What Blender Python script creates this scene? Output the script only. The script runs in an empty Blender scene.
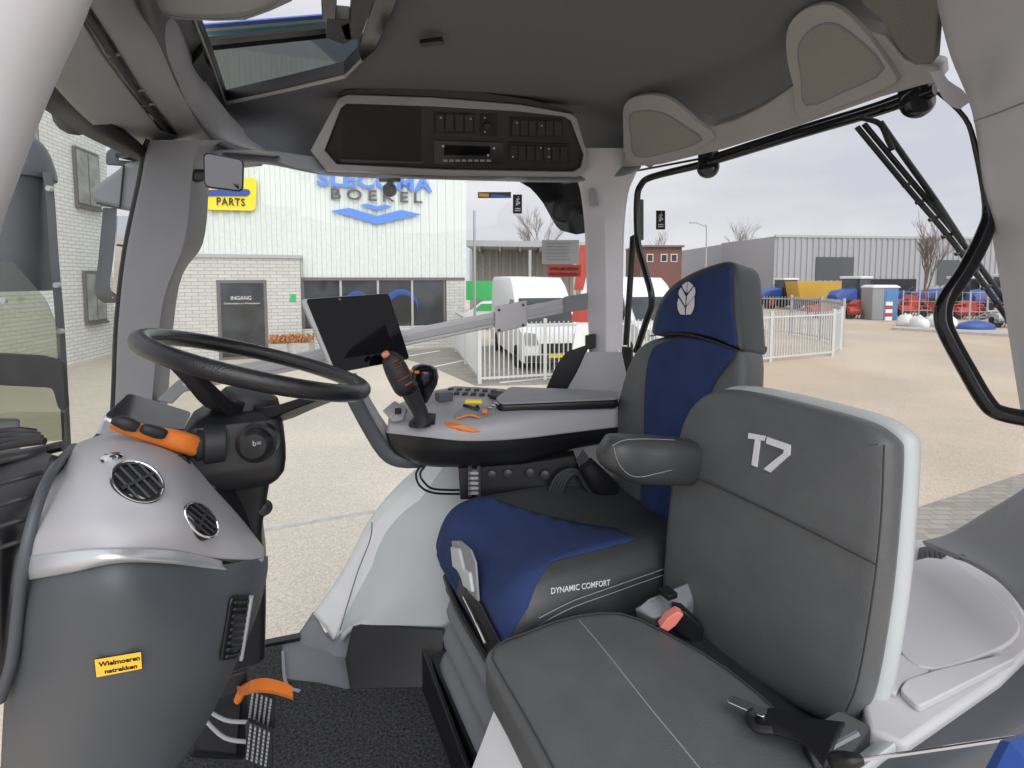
import bpy, bmesh, math, random
from mathutils import Vector, Matrix
random.seed(7)
# ---------------------------------------------------------------- camera / world / light
SC = bpy.context.scene
FPX, PITCH, HY, EZ = 500.0, math.radians(4), 278.0, 1.2
PY0 = HY + FPX*math.tan(PITCH)
cd = bpy.data.cameras.new('camera'); cam = bpy.data.objects.new('camera', cd); SC.collection.objects.link(cam)
cam.location = (0, 0, EZ); cam.rotation_euler = (math.pi/2-PITCH, 0, 0)
cd.sensor_width = 36; cd.lens = 36*FPX/1024; cd.shift_y = -(384-PY0)/1024; cd.clip_start = .02; cd.clip_end = 600
SC.camera = cam
SC.view_settings.view_transform = 'Standard'; SC.view_settings.look = 'None'
SC.view_settings.exposure = 0.0; SC.view_settings.gamma = 1; SC.view_settings.use_curve_mapping = False
wd = bpy.data.worlds.new('sky'); SC.world = wd; wd.use_nodes = True
nt = wd.node_tree; nt.nodes.clear()
wo = nt.nodes.new('ShaderNodeOutputWorld'); bg = nt.nodes.new('ShaderNodeBackground'); tc = nt.nodes.new('ShaderNodeTexCoord')
mp = nt.nodes.new('ShaderNodeMapping'); mp.inputs['Scale'].default_value = (1, 1, 4)
nz = nt.nodes.new('ShaderNodeTexNoise'); nz.inputs['Scale'].default_value = 2.2; nz.inputs['Detail'].default_value = 5
cr = nt.nodes.new('ShaderNodeValToRGB')
cr.color_ramp.elements[0].position = .35; cr.color_ramp.elements[0].color = (.66, .665, .755, 1)
cr.color_ramp.elements[1].position = .62; cr.color_ramp.elements[1].color = (.83, .825, .865, 1)
for a, b in ((tc.outputs['Generated'], mp.inputs[0]), (mp.outputs[0], nz.inputs[0]), (nz.outputs[0], cr.inputs[0]), (cr.outputs[0], bg.inputs[0]), (bg.outputs[0], wo.inputs[0])):
    nt.links.new(a, b)
bg.inputs[1].default_value = 1.0
sd = bpy.data.lights.new('sun', 'SUN'); sun = bpy.data.objects.new('sun', sd); SC.collection.objects.link(sun)
sd.energy = 2.5; sd.angle = math.radians(70); sd.color = (1, .995, .98)
sun.rotation_euler = (math.radians(50), 0, math.radians(24))     # bright part of the overcast sky, behind the open door

# ---------------------------------------------------------------- geometry of the view and the cab frame
fw = Vector((0, math.cos(PITCH), -math.sin(PITCH))); up = Vector((0, math.sin(PITCH), math.cos(PITCH))); rt = Vector((1, 0, 0)); EYE = Vector((0, 0, EZ))
def ray(px, py): return rt*((px-512)/FPX)+up*(-(py-PY0)/FPX)+fw
def P(px, py, Y): d = ray(px, py); return EYE+d*(Y/d.y)
def PZ(px, py, z): d = ray(px, py); return EYE+d*((z-EZ)/d.z)
def PL(px, py, q, n): d = ray(px, py); return EYE+d*((q-EYE).dot(n)/d.dot(n))
AY = math.radians(26); F = Vector((-math.cos(AY), -math.sin(AY), 0)); R = Vector((-math.sin(AY), math.cos(AY), 0)); O = Vector((.59, 1.35, 0)); Z = Vector((0, 0, 1))
def C(f, r, z): return O+F*f+R*r+Z*z                              # cab coordinates: forward, right, up
GZ = -1.6
# ---------------------------------------------------------------- materials
def mat(name, col, rough=.5, metal=0, bump=0, bscale=200, var=0, vscale=8, spec=.5, coat=0, emit=None, coords='Object'):
    m = bpy.data.materials.new(name); m.use_nodes = True; n = m.node_tree; b = n.nodes['Principled BSDF']
    b.inputs['Base Color'].default_value = (*col, 1); b.inputs['Roughness'].default_value = rough; b.inputs['Metallic'].default_value = metal
    b.inputs['Specular IOR Level'].default_value = spec; b.inputs['Coat Weight'].default_value = coat
    t = n.nodes.new('ShaderNodeTexCoord')
    x = n.nodes.new('ShaderNodeTexNoise'); x.inputs['Scale'].default_value = vscale; x.inputs['Detail'].default_value = 4
    n.links.new(t.outputs[coords], x.inputs['Vector'])
    r = n.nodes.new('ShaderNodeValToRGB'); v = max(var, .03)
    r.color_ramp.elements[0].position = .3; r.color_ramp.elements[1].position = .7
    r.color_ramp.elements[0].color = (*[c*(1-v) for c in col], 1); r.color_ramp.elements[1].color = (*[min(1, c*(1+v)) for c in col], 1)
    n.links.new(x.outputs[0], r.inputs[0]); n.links.new(r.outputs[0], b.inputs['Base Color'])
    if bump:
        y = n.nodes.new('ShaderNodeTexNoise'); y.inputs['Scale'].default_value = bscale; y.inputs['Detail'].default_value = 3
        n.links.new(t.outputs[coords], y.inputs['Vector'])
        k = n.nodes.new('ShaderNodeBump'); k.inputs['Strength'].default_value = bump; k.inputs['Distance'].default_value = .002
        n.links.new(y.outputs[0], k.inputs['Height']); n.links.new(k.outputs[0], b.inputs['Normal'])
    if emit: b.inputs['Emission Color'].default_value = (*emit, 1); b.inputs['Emission Strength'].default_value = 1
    return m
def leather(name, col, rough=.45, sc=900):
    m = mat(name, col, rough, var=.08, vscale=15); n = m.node_tree; b = n.nodes['Principled BSDF']; t = n.nodes['Texture Coordinate']
    v = n.nodes.new('ShaderNodeTexVoronoi'); v.inputs['Scale'].default_value = sc*.5; n.links.new(t.outputs['Object'], v.inputs['Vector'])
    w = n.nodes.new('ShaderNodeTexNoise'); w.inputs['Scale'].default_value = 14; w.inputs['Detail'].default_value = 6; n.links.new(t.outputs['Object'], w.inputs['Vector'])
    a = n.nodes.new('ShaderNodeMath'); a.operation = 'MULTIPLY_ADD'; a.inputs[1].default_value = 2.0
    n.links.new(w.outputs[0], a.inputs[0]); n.links.new(v.outputs['Distance'], a.inputs[2])
    k = n.nodes.new('ShaderNodeBump'); k.inputs['Strength'].default_value = .35; k.inputs['Distance'].default_value = .0015
    n.links.new(a.outputs[0], k.inputs['Height']); n.links.new(k.outputs[0], b.inputs['Normal']); return m
def brick(name, c1, c2, mortar, sc, w=.5, h=.25, ms=.02, coords='UV', bump=.4, off=.5):
    m = mat(name, c1, .85); n = m.node_tree; b = n.nodes['Principled BSDF']; t = n.nodes['Texture Coordinate']
    x = n.nodes.new('ShaderNodeTexBrick'); x.inputs['Scale'].default_value = sc; x.inputs['Color1'].default_value = (*c1, 1); x.inputs['Color2'].default_value = (*c2, 1)
    x.inputs['Mortar'].default_value = (*mortar, 1); x.inputs['Mortar Size'].default_value = ms; x.inputs['Brick Width'].default_value = w; x.inputs['Row Height'].default_value = h; x.offset = off
    n.links.new(t.outputs[coords], x.inputs['Vector']); n.links.new(x.outputs['Color'], b.inputs['Base Color'])
    k = n.nodes.new('ShaderNodeBump'); k.invert = True; k.inputs['Strength'].default_value = bump; k.inputs['Distance'].default_value = .01
    n.links.new(x.outputs['Fac'], k.inputs['Height']); n.links.new(k.outputs[0], b.inputs['Normal']); return m
def glass(name, tint, refl=.06, rough=.0):
    m = bpy.data.materials.new(name); m.use_nodes = True; n = m.node_tree; n.nodes.clear()
    o = n.nodes.new('ShaderNodeOutputMaterial'); a = n.nodes.new('ShaderNodeBsdfTransparent'); g = n.nodes.new('ShaderNodeBsdfGlossy'); x = n.nodes.new('ShaderNodeMixShader')
    a.inputs[0].default_value = (*tint, 1); g.inputs['Roughness'].default_value = rough; x.inputs[0].default_value = refl
    n.links.new(a.outputs[0], x.inputs[1]); n.links.new(g.outputs[0], x.inputs[2]); n.links.new(x.outputs[0], o.inputs[0]); return m
M = {}
M['plastic'] = mat('grey_plastic', (.28, .285, .30), .5, bump=.15, bscale=900)
M['plastic_l'] = mat('light_plastic', (.38, .378, .40), .48, bump=.12, bscale=900)
M['plastic_w'] = mat('pale_plastic', (.52, .555, .56), .4, bump=.06, bscale=700)
M['pillar_in'] = mat('pillar_plastic', (.19, .195, .21), .5, bump=.12, bscale=900)
M['plastic_m'] = mat('slate_plastic', (.19, .20, .22), .5, bump=.2, bscale=900)
M['dash_low'] = mat('dash_plastic', (.072, .08, .092), .45, bump=.2, bscale=900)
M['black'] = mat('black_plastic', (.009, .0095, .011), .40, bump=.1, bscale=800)
M['gloss'] = mat('gloss_black', (.008, .008, .01), .12)
M['screen'] = mat('screen_glass', (.003, .003, .005), .04, spec=.07)
M['leather_sw'] = leather('wheel_leather', (.013, .014, .016), .20)
M['plastic_rr'] = mat('pillar_grey_plastic', (.57, .565, .60), .5, bump=.12, bscale=900)
M['shelf'] = mat('shelf_plastic', (.52, .515, .53), .45, bump=.08, bscale=700)
M['mirror_d'] = mat('dim_mirror_glass', (.06, .06, .065), .05, metal=1)
M['rubber'] = mat('rubber', (.018, .0195, .022), .55, bump=.2, bscale=500)
M['bellow'] = mat('bellow_rubber', (.16, .17, .18), .55, bump=.1)
M['silver'] = mat('silver_trim', (.62, .64, .67), .3, metal=.6)
M['chrome'] = mat('chrome', (.8, .8, .82), .12, metal=1)
M['alu'] = mat('anodised_aluminium', (.50, .50, .52), .38, metal=.5)
M['liner'] = mat('headliner_fabric', (.125, .132, .147), .95, bump=.5, bscale=1400, var=.12, vscale=300)
M['liner2'] = mat('headliner_border_fabric', (.19, .18, .165), .95, bump=.5, bscale=1400, var=.1, vscale=300)
M['grille'] = mat('speaker_cloth', (.29, .275, .255), .95, bump=.6, bscale=1600, var=.12, vscale=500)
M['leather'] = leather('grey_leather', (.100, .105, .108), .42)
M['leather2'] = leather('dark_leather', (.045, .048, .05), .38)
M['blue'] = mat('blue_fabric', (.017, .036, .125), .9, bump=.4, bscale=1500, var=.15, vscale=12)
M['thread'] = mat('pale_thread', (.50, .50, .48), .8)
M['dthread'] = mat('dark_thread', (.04, .04, .04), .8)
M['embroid'] = mat('white_embroidery', (.72, .72, .74), .7, bump=.5, bscale=1200)
M['orange'] = mat('orange_plastic', (.75, .20, .03), .4)
M['yellow'] = mat('sticker_yellow', (.95, .55, .05), .5)
M['ink'] = mat('black_ink', (.01, .01, .01), .5)
M['red'] = mat('red_plastic', (.62, .08, .05), .4)
M['pink'] = mat('coral_plastic', (.85, .25, .2), .4)
M['carpet'] = mat('loop_carpet', (.035, .036, .038), 1, bump=1, bscale=170, var=.98, vscale=150)
M['white'] = mat('white_paint', (.78, .79, .80), .35)
M['wall_clad'] = mat('ribbed_cladding', (.68, .73, .70), .5, var=.05)
M['clad_grey'] = mat('grey_cladding', (.36, .37, .39), .5, var=.05)
M['clad_d'] = mat('shed_cladding', (.30, .29, .27), .7, var=.12)
M['sign_y'] = mat('sign_yellow', (.90, .72, .02), .4)
M['sign_b'] = mat('sign_blue', (.06, .22, .72), .4)
M['sign_n'] = mat('sign_navy', (.03, .07, .35), .4)
M['letter'] = mat('dark_letter', (.05, .052, .058), .4)
M['dark'] = mat('dark_void', (.004, .004, .005), .6)
M['wglass'] = mat('window_glass', (.035, .04, .045), .06, spec=.8, var=.6, vscale=1.2)
M['wglass2'] = mat('grey_window_glass', (.30, .31, .30), .15, var=.3, vscale=2)
M['frame'] = mat('window_frame', (.15, .14, .135), .5)
M['mirror'] = mat('mirror_glass', (.75, .77, .78), .03, metal=1)
M['glass'] = glass('cab_glass', (.98, .985, .98), .012)
M['smoke'] = glass('smoked_glass', (.30, .33, .34), .10, .05)
M['milky'] = glass('reflection_glass', (.72, .75, .68), .10, .05)
M['steel'] = mat('galvanised_steel', (.42, .43, .44), .5, metal=.3)
M['fencew'] = mat('pale_fence_paint', (.60, .61, .60), .5)
M['tblue'] = mat('tractor_blue', (.03, .085, .32), .35)
M['tred'] = mat('machine_red', (.42, .05, .035), .4)
M['tyel'] = mat('machine_yellow', (.62, .38, .06), .4)
M['green'] = mat('green_paint', (.05, .45, .12), .4)
M['tyre'] = mat('tyre', (.02, .02, .02), .8)
M['bark'] = mat('bark', (.17, .13, .11), .9)
M['redbrick'] = brick('red_brick', (.20, .075, .06), (.16, .06, .05), (.25, .2, .18), 6)
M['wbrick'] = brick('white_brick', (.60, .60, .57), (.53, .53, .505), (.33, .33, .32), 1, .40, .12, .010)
M['wbrick_lit'] = brick('white_brick_lit', (.84, .85, .82), (.76, .77, .75), (.46, .46, .44), 1, .40, .12, .010)  # the same white brick, its brighter light put into the colour
M['tblue_l'] = mat('cabin_blue', (.10, .24, .48), .4)
M['concrete'] = mat('concrete', (.45, .44, .42), .9, var=.15)
M['flower'] = mat('dry_flowers', (.45, .20, .08), .9, var=.6, vscale=30)
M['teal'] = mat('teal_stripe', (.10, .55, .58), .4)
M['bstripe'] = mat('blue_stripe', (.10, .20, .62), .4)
def ground_mat():
    m = mat('asphalt', (.4, .36, .31), .95); n = m.node_tree; b = n.nodes['Principled BSDF']; n.nodes.remove(n.nodes['Color Ramp'])
    g = n.nodes.new('ShaderNodeNewGeometry')
    def noise(s, d=4):
        x = n.nodes.new('ShaderNodeTexNoise'); x.inputs['Scale'].default_value = s; x.inputs['Detail'].default_value = d; n.links.new(g.outputs['Position'], x.inputs['Vector']); return x
    def ramp(src, p0, c0, p1, c1):
        r = n.nodes.new('ShaderNodeValToRGB'); e = r.color_ramp.elements; e[0].position = p0; e[0].color = (*c0, 1); e[1].position = p1; e[1].color = (*c1, 1); n.links.new(src, r.inputs[0]); return r
    def mix(f, a, b_, typ='MIX'):
        x = n.nodes.new('ShaderNodeMix'); x.data_type = 'RGBA'; x.blend_type = typ
        if isinstance(f, float): x.inputs[0].default_value = f
        else: n.links.new(f, x.inputs[0])
        n.links.new(a, x.inputs[6]); n.links.new(b_, x.inputs[7]); return x.outputs[2]
    big = ramp(noise(.28, 5).outputs[0], .40, (.60, .555, .485), .62, (.71, .65, .545))
    v = n.nodes.new('ShaderNodeTexVoronoi'); v.inputs['Scale'].default_value = 70; n.links.new(g.outputs['Position'], v.inputs['Vector'])
    vs = n.nodes.new('ShaderNodeSeparateColor'); n.links.new(v.outputs['Color'], vs.inputs[0])
    sp = ramp(vs.outputs[0], .1, (.80, .79, .78), .85, (1.08, 1.07, 1.05))
    c = mix(1.0, big.outputs[0], sp.outputs[0], 'MULTIPLY')
    sand = ramp(noise(.16, 3).outputs[0], .50, (0, 0, 0), .60, (.6, .6, .6))
    sc_ = n.nodes.new('ShaderNodeRGB'); sc_.outputs[0].default_value = (.60, .50, .37, 1)
    c = mix(sand.outputs[0], c, sc_.outputs[0])
    sx = n.nodes.new('ShaderNodeSeparateXYZ'); n.links.new(g.outputs['Position'], sx.inputs[0])
    nw = noise(.5, 3); ma = n.nodes.new('ShaderNodeMath'); ma.operation = 'MULTIPLY_ADD'; ma.inputs[1].default_value = 5; n.links.new(nw.outputs[0], ma.inputs[0]); n.links.new(sx.outputs[0], ma.inputs[2])
    mr = n.nodes.new('ShaderNodeMapRange'); mr.inputs['From Min'].default_value = 2.5; mr.inputs['From Max'].default_value = 9; n.links.new(ma.outputs[0], mr.inputs['Value'])
    yd = n.nodes.new('ShaderNodeRGB'); yd.outputs[0].default_value = (.86, .80, .755, 1); on_ = mix(1.0, c, yd.outputs[0], 'MULTIPLY'); c = mix(mr.outputs[0], c, on_)   # the yard to the right is older, browner asphalt
    n.links.new(c, b.inputs['Base Color']); return m
M['ground'] = ground_mat()
M['beam'] = mat('header_plastic', (.34, .33, .325), .55, bump=.12, bscale=900)
M['pavers'] = brick('brick_pavers', (.36, .33, .29), (.27, .25, .23), (.20, .19, .17), 1, .22, .11, .006, 'Object', .3)
M['pavers2'] = brick('light_brick_pavers', (.52, .47, .38), (.46, .42, .35), (.36, .33, .28), 1, .22, .11, .006, 'Object', .3)
# ---------------------------------------------------------------- object helpers
def origin_of(o):
    v = Vector((0, 0, 0))
    while o: v += o.location; o = o.parent
    return v
def fin(o, label=None, cat=None, group=None, kind=None):
    if label: o['label'] = label
    if cat: o['category'] = cat
    if group: o['group'] = group
    if kind: o['kind'] = kind
    return o
def thing(name, loc, label, cat, group=None):
    o = bpy.data.objects.new(name, None); o.empty_display_size = .05; SC.collection.objects.link(o); o.location = loc
    return fin(o, label, cat, group)
def mesh(name, vs, fs, m, parent=None, smooth=True, bevel=0, sub=0, uv=None, bseg=3, auto=True):
    if parent is not None: org = origin_of(parent)
    else: org = sum((Vector(v) for v in vs), Vector())/max(1, len(vs))
    me = bpy.data.meshes.new(name); me.from_pydata([tuple(Vector(v)-org) for v in vs], [], fs)
    bm = bmesh.new(); bm.from_mesh(me); bmesh.ops.recalc_face_normals(bm, faces=bm.faces)
    bm.to_mesh(me); bm.free()
    if uv:
        l = me.uv_layers.new(name='UVMap')
        for p in me.polygons:
            for li in p.loop_indices: l.data[li].uv = uv(Vector(me.vertices[me.loops[li].vertex_index].co)+org)
    me.materials.append(M[m] if isinstance(m, str) else m)
    if smooth:
        me.polygons.foreach_set('use_smooth', [True]*len(me.polygons))
        if auto: me.set_sharp_from_angle(angle=math.radians(40))
    o = bpy.data.objects.new(name, me); SC.collection.objects.link(o)
    if parent is not None: o.parent = parent
    else: o.location = org
    if bevel:
        b = o.modifiers.new('bevel', 'BEVEL'); b.width = bevel; b.segments = bseg; b.limit_method = 'ANGLE'; b.angle_limit = math.radians(35); b.use_clamp_overlap = True; b.harden_normals = False
    if sub:
        s = o.modifiers.new('sub', 'SUBSURF'); s.levels = sub; s.render_levels = sub
    return o
class MB:
    def __init__(s): s.v = []; s.f = []
    def add(s, v, f): k = len(s.v); s.v += [Vector(x) for x in v]; s.f += [[i+k for i in q] for q in f]; return s
    def box(s, c, sx, sy, sz, ux=None, uy=None, uz=None):
        ux = (ux or Vector((1, 0, 0)))*sx/2; uy = (uy or Vector((0, 1, 0)))*sy/2; uz = (uz or Z)*sz/2; c = Vector(c)
        v = [c+ux*a+uy*b+uz*d for a in (-1, 1) for b in (-1, 1) for d in (-1, 1)]
        return s.add(v, [[0, 1, 3, 2], [4, 6, 7, 5], [0, 4, 5, 1], [2, 3, 7, 6], [0, 2, 6, 4], [1, 5, 7, 3]])
    def prism(s, pts, off):
        pts = [Vector(p) for p in pts]; off = Vector(off); n = len(pts)
        return s.add(pts+[p+off for p in pts], [list(range(n))[::-1], list(range(n, 2*n))]+[[i, (i+1) % n, n+(i+1) % n, n+i] for i in range(n)])
    def ring(s, a, b, off):                                           # frame between two outlines, extruded
        n = len(a); off = Vector(off); v = [Vector(p) for p in a]+[Vector(p) for p in b]; v += [p+off for p in v]; f = []
        for i in range(n):
            j = (i+1) % n
            f += [[i, j, n+j, n+i], [2*n+i, 3*n+i, 3*n+j, 2*n+j], [i, 2*n+i, 2*n+j, j], [n+i, n+j, 3*n+j, 3*n+i]]
        return s.add(v, f)
    def tube(s, pts, r, seg=10, closed=False, sm=4, flat=None, caps=True):
        pts = [Vector(p) for p in pts]; rs = r if isinstance(r, (list, tuple)) else [r]*len(pts)
        if sm > 1 and len(pts) > 2:
            q = cat4([Vector((*p, w)) for p, w in zip(pts, rs)], sm, closed); pts = [Vector(p[:3]) for p in q]; rs = [p[3] for p in q]
        n = len(pts); v = []; pr = None
        for i in range(n):
            if closed: t = pts[(i+1) % n]-pts[i-1]
            else: t = pts[min(i+1, n-1)]-pts[max(i-1, 0)]
            t.normalize()
            if pr is None:
                pr = t.cross(flat if flat else (Z if abs(t.z) < .9 else Vector((1, 0, 0)))).normalized()
            pr = (pr-t*pr.dot(t)).normalized(); w = t.cross(pr)
            for k in range(seg):
                a = 2*math.pi*k/seg; v.append(pts[i]+pr*math.cos(a)*rs[i]+w*math.sin(a)*rs[i])
        f = []
        for i in range(n if closed else n-1):
            for k in range(seg): f.append([i*seg+k, i*seg+(k+1) % seg, ((i+1) % n)*seg+(k+1) % seg, ((i+1) % n)*seg+k])
        if not closed and caps: f += [list(range(seg))[::-1], [(n-1)*seg+k for k in range(seg)]]
        return s.add(v, f)
    def lathe(s, o, ax, prof, seg=24):                                # prof: (radius, height along axis)
        ax = Vector(ax).normalized(); u = ax.cross(Z if abs(ax.z) < .9 else Vector((1, 0, 0))).normalized(); w = ax.cross(u); o = Vector(o); v = []
        for r, h in prof:
            for k in range(seg): a = 2*math.pi*k/seg; v.append(o+ax*h+(u*math.cos(a)+w*math.sin(a))*r)
        f = [[i*seg+k, i*seg+(k+1) % seg, (i+1)*seg+(k+1) % seg, (i+1)*seg+k] for i in range(len(prof)-1) for k in range(seg)]
        f += [list(range(seg))[::-1], [(len(prof)-1)*seg+k for k in range(seg)]]
        return s.add(v, f)
    def out(s, name, m, parent=None, **k): return mesh(name, s.v, s.f, m, parent, **k)
def cat4(p, k, closed=False):
    n = len(p); o = []
    for i in range(n if closed else n-1):
        a, b, c, d = (p[(i-1) % n], p[i], p[(i+1) % n], p[(i+2) % n]) if closed else (p[max(i-1, 0)], p[i], p[i+1], p[min(i+2, n-1)])
        for j in range(k):
            t = j/k; o.append(.5*((2*b)+(c-a)*t+(2*a-5*b+4*c-d)*t*t+(3*b-a-3*c+d)*t**3))
    if not closed: o.append(p[-1])
    return o
def net(name, rows, m, parent=None, k=6, thick=.012, off=-1, **kw):    # smooth sheet through control points, with real thickness
    g = [cat4([Vector(p) for p in r], k) for r in rows]
    cols = [cat4([g[i][j] for i in range(len(g))], k) for j in range(len(g[0]))]
    nu, nv = len(cols), len(cols[0]); v = [p for c in cols for p in c]
    f = [[i*nv+j, (i+1)*nv+j, (i+1)*nv+j+1, i*nv+j+1] for i in range(nu-1) for j in range(nv-1)]
    o = mesh(name, v, f, m, parent, **kw)
    # make normals face the camera side of the sheet consistently, then thicken behind
    me = o.data; org = origin_of(o); s = sum(((EYE-(Vector(p.center)+org)).normalized().dot(p.normal)) for p in me.polygons)
    if s < 0: me.flip_normals()
    if thick:
        sm_ = o.modifiers.new('thick', 'SOLIDIFY'); sm_.thickness = thick; sm_.offset = off
    return o
def loft(name, rings, m, parent=None, k=3, ku=1, caps=True, **kw):
    rings = [[Vector(p) for p in r] for r in rings]
    if ku > 1: rings = [cat4(r, ku, True) for r in rings]
    n = len(rings[0])
    if k > 1:
        cols = [cat4([r[j] for r in rings], k) for j in range(n)]; rings = [[c[i] for c in cols] for i in range(len(cols[0]))]
    v = [p for r in rings for p in r]
    f = [[i*n+j, i*n+(j+1) % n, (i+1)*n+(j+1) % n, (i+1)*n+j] for i in range(len(rings)-1) for j in range(n)]
    if caps: f += [list(range(n))[::-1], [(len(rings)-1)*n+j for j in range(n)]]
    return mesh(name, v, f, m, parent, **kw)
def rounded(poly, r, seg=4):                                           # round the corners of a 3D planar polygon
    poly = [Vector(p) for p in poly]; o = []; n = len(poly)
    for i in range(n):
        a, b, c = poly[i-1], poly[i], poly[(i+1) % n]; rr = r[i] if isinstance(r, (list, tuple)) else r
        d1 = min(rr, (a-b).length*.48); d2 = min(rr, (c-b).length*.48)
        if rr <= 0: o.append(b); continue
        p, q = b+(a-b).normalized()*d1, b+(c-b).normalized()*d2
        for j in range(seg+1):
            t = j/seg; o.append(p*(1-t)**2+b*2*t*(1-t)+q*t*t)
    return o
def pillow(name, outline, n, th, rnd, crown, m, parent=None, side=None, back=True, **kw):
    """outline: closed 3D polygon (front rim), n: outward normal, th: thickness behind, rnd: edge radius, crown: bulge"""
    P0 = [Vector(p) for p in outline]; n = Vector(n).normalized(); c = sum(P0, Vector())/len(P0); N = len(P0)
    inn = []
    for i in range(N):
        t = (P0[(i+1) % N]-P0[i-1]).normalized(); d = n.cross(t); 
        if d.dot(c-P0[i]) < 0: d = -d
        inn.append(d)
    v = []; rings = []
    def ring(inset, h, sc=1, cr=0):
        r = []
        for p, d in zip(P0, inn):
            q = p+d*inset; q = c+(q-c)*sc; r.append(q+n*(h+cr))
        rings.append(r)
    if back:
        for s_ in (.3, .8): ring(rnd, -th, s_)
        for a in range(0, 4): t = a/3*math.pi/2; ring(rnd*(1-math.sin(t)), -th+rnd*(1-math.cos(t)))
    for a in range(0, 5): t = a/4*math.pi/2; ring(rnd*(1-math.cos(t)), -rnd*(1-math.sin(t)))
    for s_ in (.93, .84, .72, .58, .42, .25, .1): ring(rnd, 0, s_, crown*(1-s_**2.2))
    return loft(name, rings, m, parent, k=1, **kw)
def text(name, s, p, u, v, h, m, parent=None, width=None, th=.002, bold=0.0, space=1):
    cu = bpy.data.curves.new(name, 'FONT'); cu.body = s; cu.size = 1; cu.extrude = 0; cu.offset = bold; cu.space_character = space; cu.resolution_u = 3
    o = bpy.data.objects.new(name, cu); SC.collection.objects.link(o); bpy.context.view_layer.update()
    me = bpy.data.meshes.new_from_object(o.evaluated_get(bpy.context.evaluated_depsgraph_get())); bpy.data.objects.remove(o)
    xs = [q.co.x for q in me.vertices]; ys = [q.co.y for q in me.vertices]; x0, x1, y0, y1 = min(xs), max(xs), min(ys), max(ys)
    u = Vector(u).normalized(); v = Vector(v).normalized(); n = u.cross(v); sy = h/(y1-y0); sx = width/(x1-x0) if width else sy
    vs = [Vector(p)+u*(q.co.x-x0)*sx+v*(q.co.y-y0)*sy for q in me.vertices]; fs = [list(f.vertices) for f in me.polygons]
    k = len(vs); ed = {}
    for f in fs:
        for i in range(len(f)):
            e = (f[i], f[(i+1) % len(f)]); ed[e] = 1
    side = [[a, b, b+k, a+k] for (a, b) in ed if (b, a) not in ed]
    vs2 = [q+n*th for q in vs]+vs
    fs2 = fs+[[i+k for i in f][::-1] for f in fs]+side
    return mesh(name, vs2, fs2, m, parent, smooth=False)
def copy_tree(o, off=None, parent=None):
    c = o.copy(); SC.collection.objects.link(c)
    if parent: c.parent = parent
    if off is not None: c.location = o.location+Vector(off)
    for ch in o.children: copy_tree(ch, None, c)
    return c
def struct(o): o['kind'] = 'structure'; return o
def quad(name, pts, th, m, parent=None, **kw):
    pts = [Vector(p) for p in pts]; n = (pts[1]-pts[0]).cross(pts[2]-pts[0]).normalized()
    if n.dot(EYE-pts[0]) > 0: n = -n
    return MB().prism(pts, n*th).out(name, m, parent, **kw)

from mathutils.bvhtree import BVHTree
_bvh = {}
def hit(o, px, py):                                                    # where the sight line meets a built surface: point and facing normal
    if o.name not in _bvh:
        og = origin_of(o); _bvh[o.name] = BVHTree.FromPolygons([tuple(v.co+og) for v in o.data.vertices], [tuple(p.vertices) for p in o.data.polygons])
    d = ray(px, py).normalized(); p, n, i, t = _bvh[o.name].ray_cast(EYE, d)
    if p is None:
        p, n, i, t = _bvh[o.name].find_nearest(EYE+d*1.0)
    return (p, n if n.dot(d) < 0 else -n)
# ================================================================= OUTSIDE
def gp(px, py): return PZ(px, py, GZ)
struct(quad('ground', [(-90, -40, GZ), (90, -40, GZ), (90, 160, GZ), (-90, 160, GZ)], .1, 'ground', smooth=False))
struct(MB().prism([gp(-60, 520), gp(-90, 350), gp(120, 352), gp(230, 352), gp(200, 420), gp(110, 520)], (0, 0, .006)).out('floor_pavers_entrance', 'pavers2', smooth=False))
struct(MB().prism([gp(380, 352), gp(464, 346), gp(500, 346), gp(590, 384), gp(476, 386), gp(430, 366)], (0, 0, .012)).out('floor_pavers_parking', 'pavers', smooth=False))
struct(MB().prism([gp(800, 580), gp(905, 512), gp(1060, 462), gp(1200, 480), gp(1300, 800)], (0, 0, .008)).out('floor_pavers_verge', 'pavers', smooth=False))
struct(MB().prism([gp(240, 536), gp(240, 533), gp(420, 503), gp(620, 470), gp(620, 472), gp(420, 505.5)], (0, 0, .006)).out('trim_asphalt_joint', 'concrete', smooth=False))
for i, (a, b) in enumerate((((405, 357), (440, 351)), ((425, 369), (463, 361)), ((500, 383), (560, 377)))):
    q = gp(*a); w = gp(*b); d = (w-q).normalized().cross(Z)*.06
    fin(MB().prism([q-d, w-d, w+d, q+d], (0, 0, .018)).out('parking_line', 'white', smooth=False), ['white painted parking line nearest the white ribbed building', 'white painted parking line nearer the fence corner', 'white painted line inside the pale fence'][i], 'road marking')
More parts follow.
